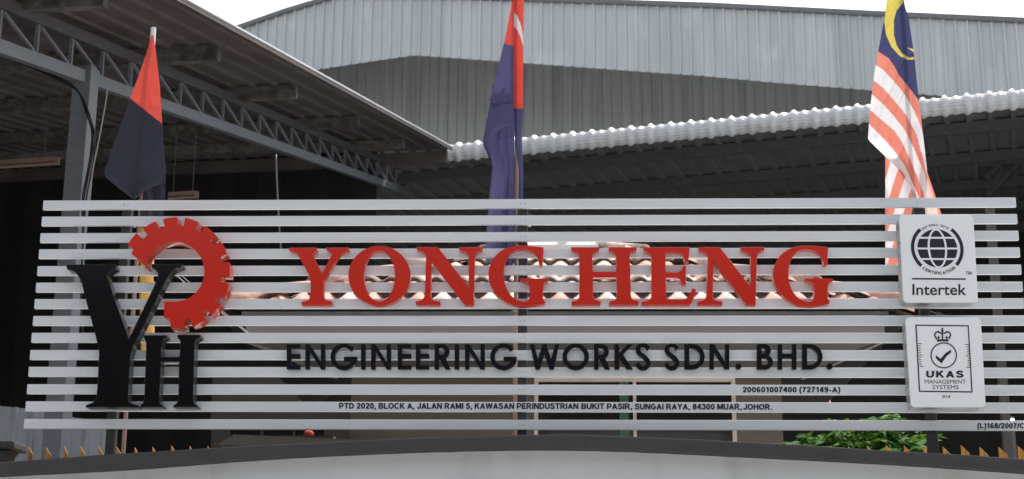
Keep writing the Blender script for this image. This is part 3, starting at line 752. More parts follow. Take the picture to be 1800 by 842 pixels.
def smooth_(P, n=4): return [tuple(v) for v in catmull([p+(1,) for p in P], closed=False, step=n)]
def ring(cx, cy, rx, ry, a0=0, a1=360, n=14): return [(cx+rx*math.cos(R(a0+(a1-a0)*i/n)), cy+ry*math.sin(R(a0+(a1-a0)*i/n))) for i in range(n+1)]
b_ = 0.1                                   # heavy grotesque capitals as centre lines, cap height 1, stroke 0.2
FONT = {
 'A': (.80, [[(.09, 0), (.40, .95)], [(.71, 0), (.40, .95)], [(.2, .3), (.6, .3)]]), 'B': (.74, [[(.1, 0), (.1, 1)], [(.1, .9), (.4, .9)]+ring(.4, .71, .21, .19, 90, -90, 6)+[(.1, .52)], [(.1, .5), (.42, .5)]+ring(.42, .3, .22, .2, 90, -90, 6)+[(.1, .1)]]),
 'C': (.78, [ring(.42, .5, .32, .4, 50, 310, 14)]), 'D': (.78, [[(.1, 0), (.1, 1)], [(.1, .9), (.33, .9)]+ring(.33, .5, .33, .4, 90, -90, 10)+[(.1, .1)]]),
 'E': (.66, [[(.1, 0), (.1, 1)], [(.1, .9), (.64, .9)], [(.1, .51), (.6, .51)], [(.1, .1), (.66, .1)]]), 'F': (.62, [[(.1, 0), (.1, 1)], [(.1, .9), (.62, .9)], [(.1, .5), (.55, .5)]]),
 'G': (.82, [ring(.42, .5, .32, .4, 50, 330, 16)+[(.72, .3), (.72, .5)], [(.42, .46), (.8, .46)]]), 'H': (.76, [[(.1, 0), (.1, 1)], [(.66, 0), (.66, 1)], [(.1, .52), (.66, .52)]]),
 'I': (.22, [[(.11, 0), (.11, 1)]]), 'J': (.60, [[(.5, 1), (.5, .35)]+ring(.3, .3, .2, .2, 0, -180, 8)]), 'K': (.78, [[(.1, 0), (.1, 1)], [(.12, .35), (.66, 1)], [(.32, .58), (.70, 0)]]),
 'L': (.64, [[(.1, 0), (.1, 1)], [(.1, .1), (.64, .1)]]), 'M': (.92, [[(.1, 0), (.1, 1)], [(.82, 0), (.82, 1)], [(.13, 1), (.46, .08)], [(.79, 1), (.46, .08)]]),
 'N': (.78, [[(.1, 0), (.1, 1)], [(.68, 0), (.68, 1)], [(.12, .97), (.66, .03)]]), 'O': (.86, [ring(.43, .5, .33, .4, 0, 360, 20)]), 'P': (.72, [[(.1, 0), (.1, 1)], [(.1, .9), (.38, .9)]+ring(.38, .65, .24, .25, 90, -90, 8)+[(.1, .4)]]),
 'R': (.80, [[(.1, 0), (.1, 1)], [(.1, .9), (.4, .9)]+ring(.4, .68, .23, .22, 90, -90, 8)+[(.1, .46)], [(.4, .45), (.70, 0)]]),
 'S': (.72, [smooth_([(.63, .74), (.52, .88), (.34, .91), (.15, .82), (.14, .65), (.34, .54), (.55, .44), (.62, .27), (.5, .12), (.32, .09), (.15, .15), (.08, .3)], 3)]),
 'T': (.72, [[(.36, 0), (.36, 1)], [(0, .9), (.72, .9)]]), 'U': (.76, [[(.1, 1), (.1, .38)]+ring(.38, .38, .28, .28, 180, 360, 10)+[(.66, 1)]]), 'W': (1.1, [[(.08, 1), (.3, .04)], [(.3, .04), (.55, .96)], [(.55, .96), (.8, .04)], [(.8, .04), (1.02, 1)]]),
 'Y': (.76, [[(.38, 0), (.38, .45)], [(.08, 1), (.38, .42)], [(.68, 1), (.38, .42)]]),
 '0': (.62, [ring(.31, .5, .21, .4, 0, 360, 16)]), '1': (.5, [[(.33, 0), (.33, 1)], [(.08, .72), (.33, .93)]]), '2': (.62, [smooth_([(.09, .68), (.16, .86), (.33, .91), (.51, .80), (.50, .6), (.30, .36), (.12, .14)], 3), [(.06, .1), (.6, .1)]]),
 '3': (.62, [smooth_([(.09, .74), (.18, .88), (.34, .9), (.49, .76), (.42, .58), (.28, .53)], 3), smooth_([(.28, .53), (.46, .48), (.53, .3), (.42, .12), (.26, .09), (.12, .15), (.07, .3)], 3)]),
 '4': (.62, [[(.45, 0), (.45, 1)], [(.40, .95), (.07, .33)], [(.03, .29), (.6, .29)]]), '5': (.62, [[(.16, .9), (.56, .9)], [(.17, .93), (.12, .5)], smooth_([(.12, .52), (.3, .6), (.48, .52), (.52, .33), (.42, .14), (.27, .09), (.13, .14), (.07, .27)], 3)]),
 '6': (.62, [ring(.31, .31, .2, .21, 0, 360, 12), smooth_([(.52, .78), (.4, .9), (.24, .86), (.12, .65), (.11, .35)], 3)]), '7': (.6, [[(.04, .9), (.58, .9)], smooth_([(.52, .88), (.34, .58), (.24, .28), (.22, 0)], 3)]),
 '8': (.62, [ring(.31, .71, .18, .19, 0, 360, 12), ring(.31, .3, .21, .21, 0, 360, 12)]), '9': (.62, [ring(.31, .69, .2, .21, 0, 360, 12), smooth_([(.1, .22), (.22, .1), (.38, .14), (.5, .35), (.51, .65)], 3)]),
 ',': (.26, [[(.13, .2), (.13, .02)], [(.15, .05), (.07, -.16)]]), '.': (.26, [[(.13, 0), (.13, .2)]]), ':': (.26, [[(.13, 0), (.13, .2)], [(.13, .5), (.13, .7)]]), '-': (.4, [[(.04, .36), (.36, .36)]]),
 '(': (.36, [smooth_([(.3, 1.02), (.15, .75), (.11, .4), (.15, .05), (.3, -.25)], 3)]), ')': (.36, [smooth_([(.06, 1.02), (.21, .75), (.25, .4), (.21, .05), (.06, -.25)], 3)]), '/': (.32, [[(.02, 0), (.3, 1)]]), ' ': (.24, [])}
def glyph_strokes(s, wt=0.19, gap=0.09):
    x = 0; out = []
    for ch in s:
        w_, st = FONT[ch]
        for q_ in st: out.append((x, w_, [(p[0]+x, p[1]) for p in q_], wt))
        x += w_+gap
    return out, x-gap
def heavy_text(s, x0, x1, yt, yb, Y, m, parent, slope=0.0, wt=0.235, mapf=None, gap=0.09):
    gs, tot = glyph_strokes(s, wt, gap); V = []; F = []
    for k_, (gx, gw, P, w_) in enumerate(gs):
        Pv = [Vector(p) for p in P]; n_ = len(Pv); closed = n_ > 3 and (Pv[0]-Pv[-1]).length < 1e-4; o0 = len(V); yy = Y-0.00006*(k_ % 4)
        for i, p in enumerate(Pv):
            a_ = Pv[(i-1) % (n_-1)] if closed else Pv[max(0, i-1)]; c_ = Pv[(i+1) % (n_-1)] if closed and i == n_-1 else Pv[min(n_-1, i+1)]
            if closed and i == n_-1: c_ = Pv[1]; a_ = Pv[n_-2]
            if closed and i == 0: a_ = Pv[n_-2]
            d1 = (p-a_).normalized() if (p-a_).length > 1e-6 else (c_-p).normalized(); d2 = (c_-p).normalized() if (c_-p).length > 1e-6 else d1
            nn = Vector((-(d1+d2).y, (d1+d2).x)); nn = nn.normalized() if nn.length > 1e-6 else Vector((-d1.y, d1.x)); cs = max(.55, nn.dot(Vector((-d1.y, d1.x))))
            for sg in (1, -1):
                u, h = (p+nn*sg*w_/2/cs)
                if mapf: px, py = mapf(u/tot, h)
                else: px = x0+(x1-x0)*u/tot; py = yb-(yb-yt)*h+slope*(px-x0)
                V.append(at(px, py, yy))
        for i in range(n_-1): a = o0+2*i; F.append((a, a+2, a+3, a+1))
    F2 = []
    for f in F:
        p = [V[i] for i in f[:3]]; F2.append(f if (p[1]-p[0]).cross(p[2]-p[0]).y < 0 else tuple(reversed(f)))
    o = mk('lettering', V, F2, m, parent); return o
for tx_, a_, b2, dy_ in (('PTD 2020, BLOCK A, JALAN RAMI 5, KAWASAN PERINDUSTRIAN', 596, 1016.5, 0), ('BUKIT PASIR,', 1022, 1111.5, .8), ('SUNGAI RAYA, 84300 MUAR,', 1116, 1304, 1.4), ('JOHOR.', 1306.5, 1357.5, 1.8)):
    heavy_text(tx_, a_, b2, 708.2+dy_, 718.4+dy_, -0.0015, M['ink'], slats[12], slope=0.0012)
heavy_text('200601007400 (727149-A)', 1305.5, 1477, 680, 689.6, -0.0015, M['ink'], slats[11], slope=0.001)
heavy_text('(L)168/2007/C', 1718, 1800.5, 743.6, 753, -0.0015, M['ink'], slats[13], slope=0.001)

# ------------------------------------------------------------------ red name letters
S1 = 6.477
def z(pts, ox, oy, s): return [(ox+p[0]/s, oy+p[1]/s)+tuple(p[2:]) for p in pts]
Yp = [(48,101),(365,99),(372,135),(342,148,1),(322,172,1),(430,392),(541,172),(528,152,1),(478,127),(473,99),(727,97),(738,130),(690,145,1),(640,178,1),(600,228,1),(457,465),(447,500,1),(447,600),(449,655,1),(470,692,1),(540,708),(543,750),(195,752),(190,718),(268,695,1),(291,655,1),(297,600),(298,480),(284,425,1),(160,190),(138,163,1),(110,150,1),(50,130)]
Np = [(78,92),(322,92),(671,545),(674,240),(668,185,1),(640,153,1),(566,130),(558,92),(832,92),(830,128),(772,148,1),(748,190,1),(741,300),(730,752),(628,752),(250,258),(240,640),(250,680,1),(282,699,1),(348,708),(352,750),(72,750),(68,712),(130,695,1),(162,665,1),(172,620),(187,220),(180,180,1),(150,150,1),(84,128)]
Gp = [(1525,95),(1514,300),(1478,302),(1465,240,1),(1430,172,1),(1360,131,1),(1280,116,1),(1180,142,1),(1110,220,1),(1078,320,1),(1075,420,1),(1090,520,1),(1130,610,1),(1200,680,1),(1290,712,1),(1345,700,1),(1364,655,1),(1365,565),(1358,515,1),(1328,492,1),(1262,480),(1256,450),(1580,450),(1577,482),(1538,500,1),(1522,540,1),(1519,650),(1526,690,1),(1545,706),(1537,738),(1440,754,1),(1330,767,1),(1220,761,1),(1110,725,1),(1005,645,1),(928,540,1),(897,410,1),(915,300,1),(970,200,1),(1050,130,1),(1150,88,1),(1260,74,1),(1390,80,1)]
Ep = [(913,92),(1440,92),(1425,270),(1383,265),(1366,192,1),(1325,156,1),(1260,150),(1165,150),(1165,380),(1300,380),(1340,365,1),(1362,305),(1397,305),(1397,520),(1350,515),(1335,462,1),(1295,445,1),(1167,443),(1170,640),(1182,678,1),(1215,687),(1370,685),(1418,662,1),(1475,560),(1513,572),(1505,615),(1468,715,1),(1440,750),(890,750),(893,712),(960,699,1),(1000,668,1),(1005,630),(1005,220),(992,172,1),(960,150,1),(915,130)]
Hp = [(90,92),(412,92),(408,132),(355,147,1),(336,185,1),(337,373),(605,373),(603,190),(590,160,1),(560,145,1),(518,130),(518,92),(838,92),(832,132),(780,147,1),(758,185,1),(762,300),(770,640),(785,680,1),(820,697,1),(862,708),(858,748),(522,750),(528,710),(587,695,1),(608,660,1),(608,440),(337,440),(340,645),(357,682,1),(430,708),(425,748),(95,750),(93,710),(160,692,1),(182,655,1),(182,190),(165,155,1),(130,143,1),(90,130)]
RY, RD = -0.055, 0.05
red = empty('red_company_name', (0, -0.03, 3.6), 'large raised red serif lettering reading YONG HENG across the slats', 'lettering')
def two_tone(o, side):                    # rims of cut acrylic are a little paler than the face
    o.data.materials.append(side)
    for p in o.data.polygons:
        if abs(p.normal.y) < 0.5: p.material_index = 1
def redletter(pts, ox, label, holes=()):
    o = extrude('letter', catmull(z(pts, ox, 420, S1)), [z(h, ox, 420, S1) for h in holes], RY, RD, M['red'], red, 0.0022)
    o['label'] = label; two_tone(o, M['redside']); return o
redletter(Yp, 500, 'red raised letter Y')
redletter(arc(1081, 418, 354, 340, 0, 360, 56)[:-1], 500, 'red raised letter O', [arc(1081, 421, 176, 291, 0, 360, 48)[:-1]])
redletter(Np, 720, 'first red raised letter N'); redletter(Gp, 720, 'first red raised letter G')
redletter(Hp, 990, 'red raised letter H'); redletter(Ep, 990, 'red raised letter E')
redletter([(p[0]+(-4.3*S1),)+tuple(p[1:]) for p in Np], 1220, 'second red raised letter N')
redletter([(p[0]+3,)+tuple(p[1:]) for p in Gp], 1220, 'second red raised letter G')

# ------------------------------------------------------------------ black second line
blk_ = empty('black_company_line', (0, -0.02, 3.3), 'raised black sans serif lettering reading ENGINEERING WORKS SDN. BHD. under the red name', 'lettering')
def g_W(): return [((x-82)/7.2, (y-107)/7.2) for x, y in ((82,107),(137,107),(185,300),(240,107),(292,107),(350,300),(400,107),(454,107),(385,428),(330,428),(265,228),(208,428),(152,428))]
def g_K(): return [((x-1153)/7.2, (y-107)/7.2) for x, y in ((1153,107),(1215,107),(1215,212),(1320,107),(1383,107),(1262,240),(1390,428),(1312,428),(1217,290),(1215,428),(1153,428))]
def g_S():
    c = catmull([(x/7.2-1413/7.2, y/7.2-107/7.2, 1) for x, y in ((1588,172),(1556,136),(1507,123),(1463,141),(1450,182),(1474,226),(1522,262),(1564,302),(1583,348),(1562,392),(1517,411),(1472,396),(1436,350))], closed=False, step=4)
    return stroke(c, 7.9)
HT = 44.4
GL = {
 'E': (lambda: [(0,0),(23.6,0),(23.6,8),(8,8),(8,17),(23.6,17),(23.6,24.8),(8,24.8),(8,36.6),(23.6,36.6),(23.6,HT),(0,HT)], []),
 'N': (lambda: [(0,0),(8.3,0),(27.3,31),(27.3,0),(35,0),(35,HT),(27.2,HT),(7.8,13),(7.8,HT),(0,HT)], []),
 'I': (lambda: [(0,0),(7.9,0),(7.9,HT),(0,HT)], []),
 'G': (lambda: arc(23.3,22.2,23.5,23.5,38,359.8,34)+[(23.3,22.3),(23.3,30),(36.8,30)]+arc(23.3,22.2,15.6,15.6,330,38,30), []),
 'O': (lambda: arc(23.2,22.2,23.4,23.5,0,360,40)[:-1], [lambda: arc(23.2,22.2,15.4,15.5,0,360,36)[:-1]]),
 'R': (lambda: [(0,0),(13,0)]+arc(13.2,12.9,13,12.9,88,-62,14)+[(28,HT),(19,HT),(8.9,26.3),(7.8,26.3),(7.8,HT),(0,HT)], [lambda: [(7.8,7.5),(12.5,7.5)]+arc(12.7,13,5.6,5.4,88,-88,8)+[(7.8,18.5)]]),
 'W': (g_W, []), 'K': (g_K, []), 'S': (g_S, []),
 'D': (lambda: [(0,0),(12,0)]+arc(13.5,22.2,22.2,22.2,89,-89,20)+[(12,HT),(0,HT)], [lambda: [(8.4,7.8),(12.5,7.8)]+arc(13.2,22.2,14.4,14.4,88,-88,16)+[(8.4,36.6)]]),
 'B': (lambda: [(0,0),(12,0)]+arc(13,11.3,11.6,11.3,88,-52,10)+arc(15,31.4,13.2,13,62,-88,12)+[(0,HT)], [lambda: [(8,7.5),(11.5,7.5)]+arc(11.5,12,4.6,4.6,88,-88,7)+[(8,16.7)], lambda: [(8,24.5),(13.5,24.5)]+arc(14,30.8,6,6.2,88,-88,8)+[(8,37)]]),
 'H': (lambda: [(0,0),(8,0),(8,16.6),(25,16.6),(25,0),(33,0),(33,HT),(25,HT),(25,24.6),(8,24.6),(8,HT),(0,HT)], []),
 '.': (lambda: arc(5.3,39,5.4,5.4,0,360,20)[:-1], []),
}
for ch, x in (('E',503.9),('N',536.5),('G',581),('I',634.4),('N',652.2),('E',699),('E',730.7),('R',763.8),('I',799.2),('N',817.2),('G',861.7),('W',931.4),('O',988.8),('R',1044.3),('K',1080.1),('S',1116.3),
              ('S',1166.9),('D',1203.2),('N',1247.2),('.',1293),('B',1330.6),('H',1367.3),('D',1410.3),('.',1453.4)):
    ol, hl = GL[ch]; f = lambda P: [(x+p[0], 604.8+p[1]) for p in P]
    o = extrude('letter' if ch != '.' else 'full_stop', f(ol()), [f(h()) for h in hl], -0.035, 0.03, M['blackm'], blk_, 0.0015)
    if ch != '.': o['label'] = 'black raised letter '+ch

# ------------------------------------------------------------------ monogram: black Y and H, red gear
mono = empty('monogram_emblem', (at(250, 600, -.05).x, -0.05, 3.5), 'tall black YH monogram with an open red gear ring at the left of the sign', 'logo')
YY = [(20,45),(278,42),(282,66),(250,82,1),(238,108,1),(350,437),(503,118),(500,84,1),(470,60),(468,42),(632,42),(630,56),(590,72,1),(557,110,1),(367,490),(358,520,1),(346,740),(354,772,1),(402,790),(405,800),(120,800),(123,788),(163,771,1),(178,740,1),(192,520),(188,480,1),(114,200),(95,130,1),(62,84,1),(22,70)]
HH = [(428,418),(552,418),(548,430),(527,448,1),(521,480),(520,533),(617,533),(622,480),(620,448,1),(606,430),(605,416),(730,416),(726,430),(702,448,1),(698,480),(690,750),(696,778,1),(714,790),(712,799),(582,799),(586,790),(604,775,1),(611,750),(615,560),(519,560),(510,750),(515,778,1),(532,790),(530,799),(408,799),(410,790),(425,775,1),(431,750),(441,480),(438,448,1),(428,430)]
MY = -0.095
o = extrude('letter', catmull(z(YY, 110, 450, 3.008)), [], MY, 0.09, M['black'], mono, 0.003); o['label'] = 'tall black serif letter Y'; two_tone(o, mat('satin black rim', (0.05, 0.05, 0.05), 0.2, 0.5))
o = extrude('letter', catmull(z(HH, 110, 450, 3.008)), [], MY, 0.09, M['black'], mono, 0.003); o['label'] = 'small black serif letter H'; two_tone(o, bpy.data.materials['satin black rim'])
gc = (385, 420); gp = []
def gpt(r, a): return (gc[0]+r*math.cos(R(a))*(0.955 if abs(a) < 90 and a > -90 else 1), gc[1]-r*math.sin(R(a)))
gp.append((95, 258))
for k in range(11):
    a0 = 150.4-23.1*k; a1 = a0-15.2
    if k == 0: gp.append(gpt(383, a0))
    for j in range(5): gp.append(gpt(375+(6 if k == 0 else 0), a0+(a1-a0)*j/4))
    if k < 10:
        gp.append(gpt(322, a1-0.3)); gp.append(gpt(320, (a0-23.1+a1)/2)); gp.append(gpt(322, a0-23.1+0.3))
gp += [(338, 728), (300, 720), (300, 613)]
inn = arc(370, 411, 201, 202, -97, 172.5, 50)
gp += [p for p in inn if True]
gp += [(178, 372), (190, 387)] if False else [(188, 386)]
gp += [(80, 290)]
# remove the inner arc samples beyond the tip of the open end
o = extrude('gear_ring', z(gp, 210, 370, 3.827), [], -0.105, 0.10, M['red'], mono, 0.003); two_tone(o, M['redside'])

# ------------------------------------------------------------------ certification panels
def rrect(c, rad, n=6):                  # c: TL, TR, BR, BL in pixels
    c = [Vector(p) for p in c]; out = []
    for i in range(4):
        p = c[i]; a = (c[i-1]-p).normalized(); b = (c[(i+1) % 4]-p).normalized()
        for k in range(n+1):
            t = k/n; q = (p+a*rad)*(1-t)**2 + p*2*t*(1-t)*0.98 + (p+b*rad)*t*t + p*0.02*2*t*(1-t)
            out.append((q.x, q.y))
    return out
PY, PD = -0.130, 0.125
def make_panel(corners, label):
    c0 = at(corners[3][0]+60, corners[3][1], -0.05)
    pnl = empty('certification_panel', (c0.x, -0.05, c0.z), label, 'sign panel', 'certification panels at the right of the sign')
    fr = extrude('face', rrect(corners, 9), [], PY, 0.012, M['panel'], pnl, 0.004)
    ins = [Vector(p) for p in corners]; cc_ = sum(ins, Vector((0, 0)))/4
    extrude('housing', rrect([cc_+(p-cc_)*0.992 for p in ins], 9), [], PY+0.0125, PD-0.015, M['steel'], pnl, 0.002)
    return pnl, fr
def pr(name, poly, parent, m='ink', off=0.0015, holes=()):
    L = [[at(p[0], p[1], PY-off) for p in lp] for lp in [poly]+list(holes)]
    tri = tessellate_polygon([[Vector((v.x, v.z, 0)) for v in lp] for lp in L]); flat = [v for lp in L for v in lp]; fs = []
    for t in tri:
        a, b, c = [flat[i] for i in t]; fs.append(tuple(t) if (b-a).cross(c-a).y < 0 else tuple(reversed(t)))
    return mk(name, flat, fs, M[m] if isinstance(m, str) else m, parent)
p1, f1 = make_panel([(1580.5, 377.5), (1711, 377.5), (1719.5, 532), (1588, 532)], 'white rounded panel with black globe logo reading Intertek')
p2, f2 = make_panel([(1591, 557), (1724, 557), (1733, 716), (1601, 716)], 'white rounded panel with framed crown and tick logo reading UKAS')
S2 = 4.953; o1 = (1570, 375)
zz1 = lambda P: [(o1[0]+p[0]/S2, o1[1]+p[1]/S2) for p in P]
sh = lambda P: [(p[0]+0.075*(p[1]-305), p[1]) for p in P]          # logo leans with the upright panel edges as perspective shows them
G1 = (384, 305)
pr('globe_disc', zz1(sh(arc(385, 305, 173, 167, 0, 360, 60)[:-1])), f1)
lt_ = M['panel']
for yy in (213, 306, 398):
    hw_ = 174 if yy == 306 else 148; x_ = 385+.075*(yy-305); pr('grid_line', zz1([(x_-hw_, yy-8), (x_+hw_, yy-8), (x_+hw_, yy+8), (x_-hw_, yy+8)]), f1, lt_, 0.0025)
el_o = arc(385, 305, 84, 171, 0, 360, 48)[:-1]; el_i = arc(385, 305, 66, 156, 0, 360, 48)[:-1]
pr('grid_line', zz1(sh(el_o)), f1, lt_, 0.0031, [zz1(sh(el_i))])
for a0, a1 in ((51, -43), (129, 226)):
    pr('ring_arc', zz1(sh(arc(384, 305, 229, 226, a0, a1, 26)+arc(384, 305, 200, 197, a1, a0, 26))), f1)
def arc_text(s, cx, cy, r, a_mid, span, h, out=True, bold=0.03):
    ws = []
    for ch in s:
        if ch == ' ': ws.append((None, 0.30)); continue
        vs, fs = text_raw(ch, bold); a = min(v[0] for v in vs); b = max(v[0] for v in vs); ws.append(((vs, fs, a, b), b-a+0.09))
    tot = sum(w_ for _, w_ in ws); pos = 0; V = []; F = []
    for g_, w_ in ws:
        mid = (pos+w_/2)/tot; pos += w_
        if g_ is None: continue
        vs, fs, a, b = g_; an = a_mid+(0.5-mid)*span*(1 if out else -1); sca = R(span)*r/tot
        k = len(V)
        for v in vs:
            x = (v[0]-(a+b)/2)*sca; y = v[1]/CAPH*h
            ra_ = R(an)
            rad = Vector((math.cos(ra_), math.sin(ra_))); tan = Vector((math.sin(ra_), -math.cos(ra_)))
            if out: P = Vector((0, 0))+rad*(r+y)+tan*x
            else: P = rad*(r+h-y)-tan*x
            px, py = cx+P.x, cy-P.y
            px += 0.075*(py-305)
            V.append(at(o1[0]+px/S2, o1[1]+py/S2, PY-0.0015))
        for f in fs:
            p = [V[i+k] for i in f[:3]]; c = (p[1]-p[0]).cross(p[2]-p[0]).y
            F.append(tuple(i+k for i in (f if c < 0 else reversed(f))))
    return V, F
def arcmap(r_, a_mid, span, h_, out):
    def f(u, h):
        an = R(a_mid+(0.5-u)*span*(1 if out else -1)); q = r_+h*h_ if out else r_+h_-h*h_
        px, py = 384+q*math.cos(an), 305-q*math.sin(an); px += 0.075*(py-305)
        return o1[0]+px/S2, o1[1]+py/S2
    return f
heavy_text('ISO 9001: 2015', 0, 0, 0, 0, PY-.0015, M['ink'], f1, wt=.17, mapf=arcmap(194, 92, 70, 20, True), gap=.16)
heavy_text('CERTIFICATION', 0, 0, 0, 0, PY-.0015, M['ink'], f1, wt=.2, mapf=arcmap(202, -89.5, 80, 27, False), gap=.12)
pr('rule', zz1([(165, 563), (632, 566), (632, 579), (165, 576)]), f1)
put_text('Intertek', o1[0]+168/S2, o1[0]+638/S2, o1[1]+617/S2, o1[1]+710/S2, PY-.0015, M['ink'], f1, bold=0.012)
heavy_text('TM', o1[0]+630/S2, o1[0]+683/S2, o1[1]+505/S2, o1[1]+534/S2, PY-.0015, M['ink'], f1, wt=.15)
S3 = 5.617; o2 = (1600, 560)
zz2 = lambda P: [(o2[0]+p[0]/S3, o2[1]+p[1]/S3) for p in P]
pr('frame_line', zz2([(50, 59), (578, 66), (617, 731), (86, 724)]), f2, 'ink', 0.0015, [zz2([(64, 71), (567, 78), (604, 718), (98, 712)])])
def lean(y): return (y-59)*0.0567
for k in range(11):
    y = 248+22.4*k; ln = 40 if k % 5 == 0 else 24
    xl_ = 66+lean(y); xr_ = 570+lean(y)
    pr('tick_line', zz2([(xl_, y-3.5), (xl_+ln, y-3.5), (xl_+ln, y+3.5), (xl_, y+3.5)]), f2)
    pr('tick_line', zz2([(xr_-ln, y+4.5), (xr_, y+4.5), (xr_, y+11.5), (xr_-ln, y+11.5)]), f2)
pr('circle_line', zz2(arc(331, 363, 131, 129, 0, 360, 60)[:-1]), f2, 'ink', 0.0015, [zz2(arc(331, 363, 119, 117, 0, 360, 60)[:-1])])
pr('check_mark', zz2([(252, 360), (300, 397), (345, 345), (403, 306), (404, 334), (360, 370), (308, 444), (253, 390)]), f2)
# crown
pr('crown', zz2([(262, 205), (375, 205), (380, 228), (322, 224), (264, 228)]), f2)
for pts in ([(262, 203), (244, 165), (252, 138), (282, 134), (308, 150)], [(380, 203), (396, 165), (388, 138), (358, 134), (330, 150)]):
    pr('crown', zz2([tuple(v) for v in stroke(catmull([p+(1,) for p in pts], closed=False, step=4), 14)]), f2, 'ink', 0.0018)
pr('crown', zz2([tuple(v) for v in stroke([(319, 205), (318, 112)], 14)]), f2, 'ink', 0.0021)
pr('crown', zz2(arc(318, 120, 13, 13, 0, 360, 12)[:-1]), f2, 'ink', 0.0024)
pr('crown', zz2([tuple(v) for v in stroke([(304, 98), (330, 98)], 7)]), f2, 'ink', 0.0027); pr('crown', zz2([tuple(v) for v in stroke([(317, 88), (317, 110)], 7)]), f2, 'ink', 0.003)
for cx_ in (280, 360):
    pr('crown', zz2([(cx_, 168), (cx_+7, 180), (cx_+20, 186), (cx_+7, 191), (cx_+4, 206), (cx_-4, 206), (cx_-7, 191), (cx_-20, 186), (cx_-7, 180)]), f2, 'ink', 0.0018)
for k in range(7):
    for sgn in (-1, 1):
        a = R(100+k*17); c_ = (320+sgn*(42-52*math.cos(a)*0.9-8), 160-36*math.sin(a))
        pr('crown_bead', zz2(arc(c_[0], c_[1], 5.5, 5.5, 0, 360, 6)[:-1]), f2)
heavy_text('UKAS', o2[0]+160/S3, o2[0]+525/S3, o2[1]+515/S3, o2[1]+582/S3, PY-.0015, M['ink'], f2, gap=.22, wt=.24)
put_text('MANAGEMENT', o2[0]+143/S3, o2[0]+550/S3, o2[1]+604/S3, o2[1]+642/S3, PY-.0015, M['ink'], f2, bold=0.0)
put_text('SYSTEMS', o2[0]+220/S3, o2[0]+478/S3, o2[1]+658/S3, o2[1]+697/S3, PY-.0015, M['ink'], f2, bold=0.0)
put_text('014', o2[0]+318/S3, o2[0]+395/S3, o2[1]+755/S3, o2[1]+785/S3, PY-.0015, M['ink'], f2, bold=0.015)

# ------------------------------------------------------------------ flagpoles
def pole(px, py, Y, ztop_px, r_, m, label):
    c = at(px, py, Y); zt = at(px, ztop_px, Y).z if ztop_px is not None else 5.75
    return tag(MB().tube([(c.x, Y, 0), (c.x, Y, zt)], r_, 12).build('flagpole', M[m], smooth=False), label, 'flagpole', 'flagpoles behind the sign')
pole(268.5, 60, 0.30, 75, 0.0125, 'wood', 'thin brown flagpole behind the monogram holding the red and black flag')
c = at(268.5, 60, .30)
t_ = MB().tube([(c.x+.002, .30, at(268, 96, .3).z), (c.x+.002, .30, at(268, 49, .3).z)], [.018, .0165], 12); t_.build('plastic_sleeve', M['pipe'], bpy.data.objects['flagpole'])
pole(908, 320, 0.16, None, 0.0125, 'wood', 'thin brown flagpole beside the middle post holding the blue and red flag')
pole(1607, 330, 0.20, None, 0.0125, 'steel', 'thin grey flagpole near the panels holding the striped flag')

# ------------------------------------------------------------------ flags
def inside(poly, x, y):
    c = False; n = len(poly); j = n-1
    for i in range(n):
        xi, yi = poly[i][:2]; xj, yj = poly[j][:2]
        if (yi > y) != (yj > y) and x < (xj-xi)*(y-yi)/(yj-yi)+xi: c = not c
        j = i
    return c
def flag_layer(name, left, right, y0, y1, Y0, fold, colf, m, parent, nu=60, dy=1.3):
    """cloth hanging between two traced edges; fold(u, t) is its depth"""
    rows_ = int((y1-y0)/dy)+1; vs = []; cs = []; lf = [(p[1], p[0]) for p in left]; rf = [(p[1], p[0]) for p in right]
    for j in range(rows_+1):
        py = y0+(y1-y0)*j/rows_; t = j/rows_; a = lerp_poly(lf, py); b = lerp_poly(rf, py)
        for i in range(nu+1):
            u = i/nu; px = a+(b-a)*u
            q3 = Vector((px*0.026+py*0.010, py*0.007-px*0.004, Y0*9)); q4 = Vector((px*0.016-py*0.010, py*0.018+px*.012, Y0*5+3))
            gate = max(0, min(1, 0.5+2.5*noise.noise(Vector((px*.012, py*.012, Y0*3+8)))))
            nz = (noise.noise(q3)*0.014 + gate*0.008*max(0, 1-abs(noise.noise(q3*1.3))*5) - (1-gate)*0.006*max(0, 1-abs(noise.noise(q4))*6))*min(1, t*2.5)
            vs.append(at(px, py, Y0+fold(u, t, px, py)+nz)); cs.append(colf(px, py))
    fs = [(j*(nu+1)+i, (j+1)*(nu+1)+i, (j+1)*(nu+1)+i+1, j*(nu+1)+i+1) for j in range(rows_) for i in range(nu)]
    o = mk(name, vs, fs, m, parent, smooth=True)
    at_ = o.data.color_attributes.new('print', 'FLOAT_COLOR', 'POINT')
    for i, c_ in enumerate(cs): at_.data[i].color = (*c_, 1)
    return o
sin = math.sin
NAVY = (0.085, 0.08, 0.195); REDF = (0.74, 0.085, 0.06); BLK = (0.020, 0.020, 0.034); WHT = (0.72, 0.70, 0.72); ORG = (0.68, 0.22, 0.16); YEL = (0.62, 0.52, 0.10); NAVY2 = (0.05, 0.052, 0.14)
cmA = cloth_mat('flag cloth', 0.22); cmB = cloth_mat('thin flag cloth', 0.42)
fl1 = empty('red_and_black_flag', at(268, 60, .30), 'drooping flag, red above and black below, at the left', 'flag')
lc = lambda x, y: REDF if y < 172+(x-228)*0.80 else BLK
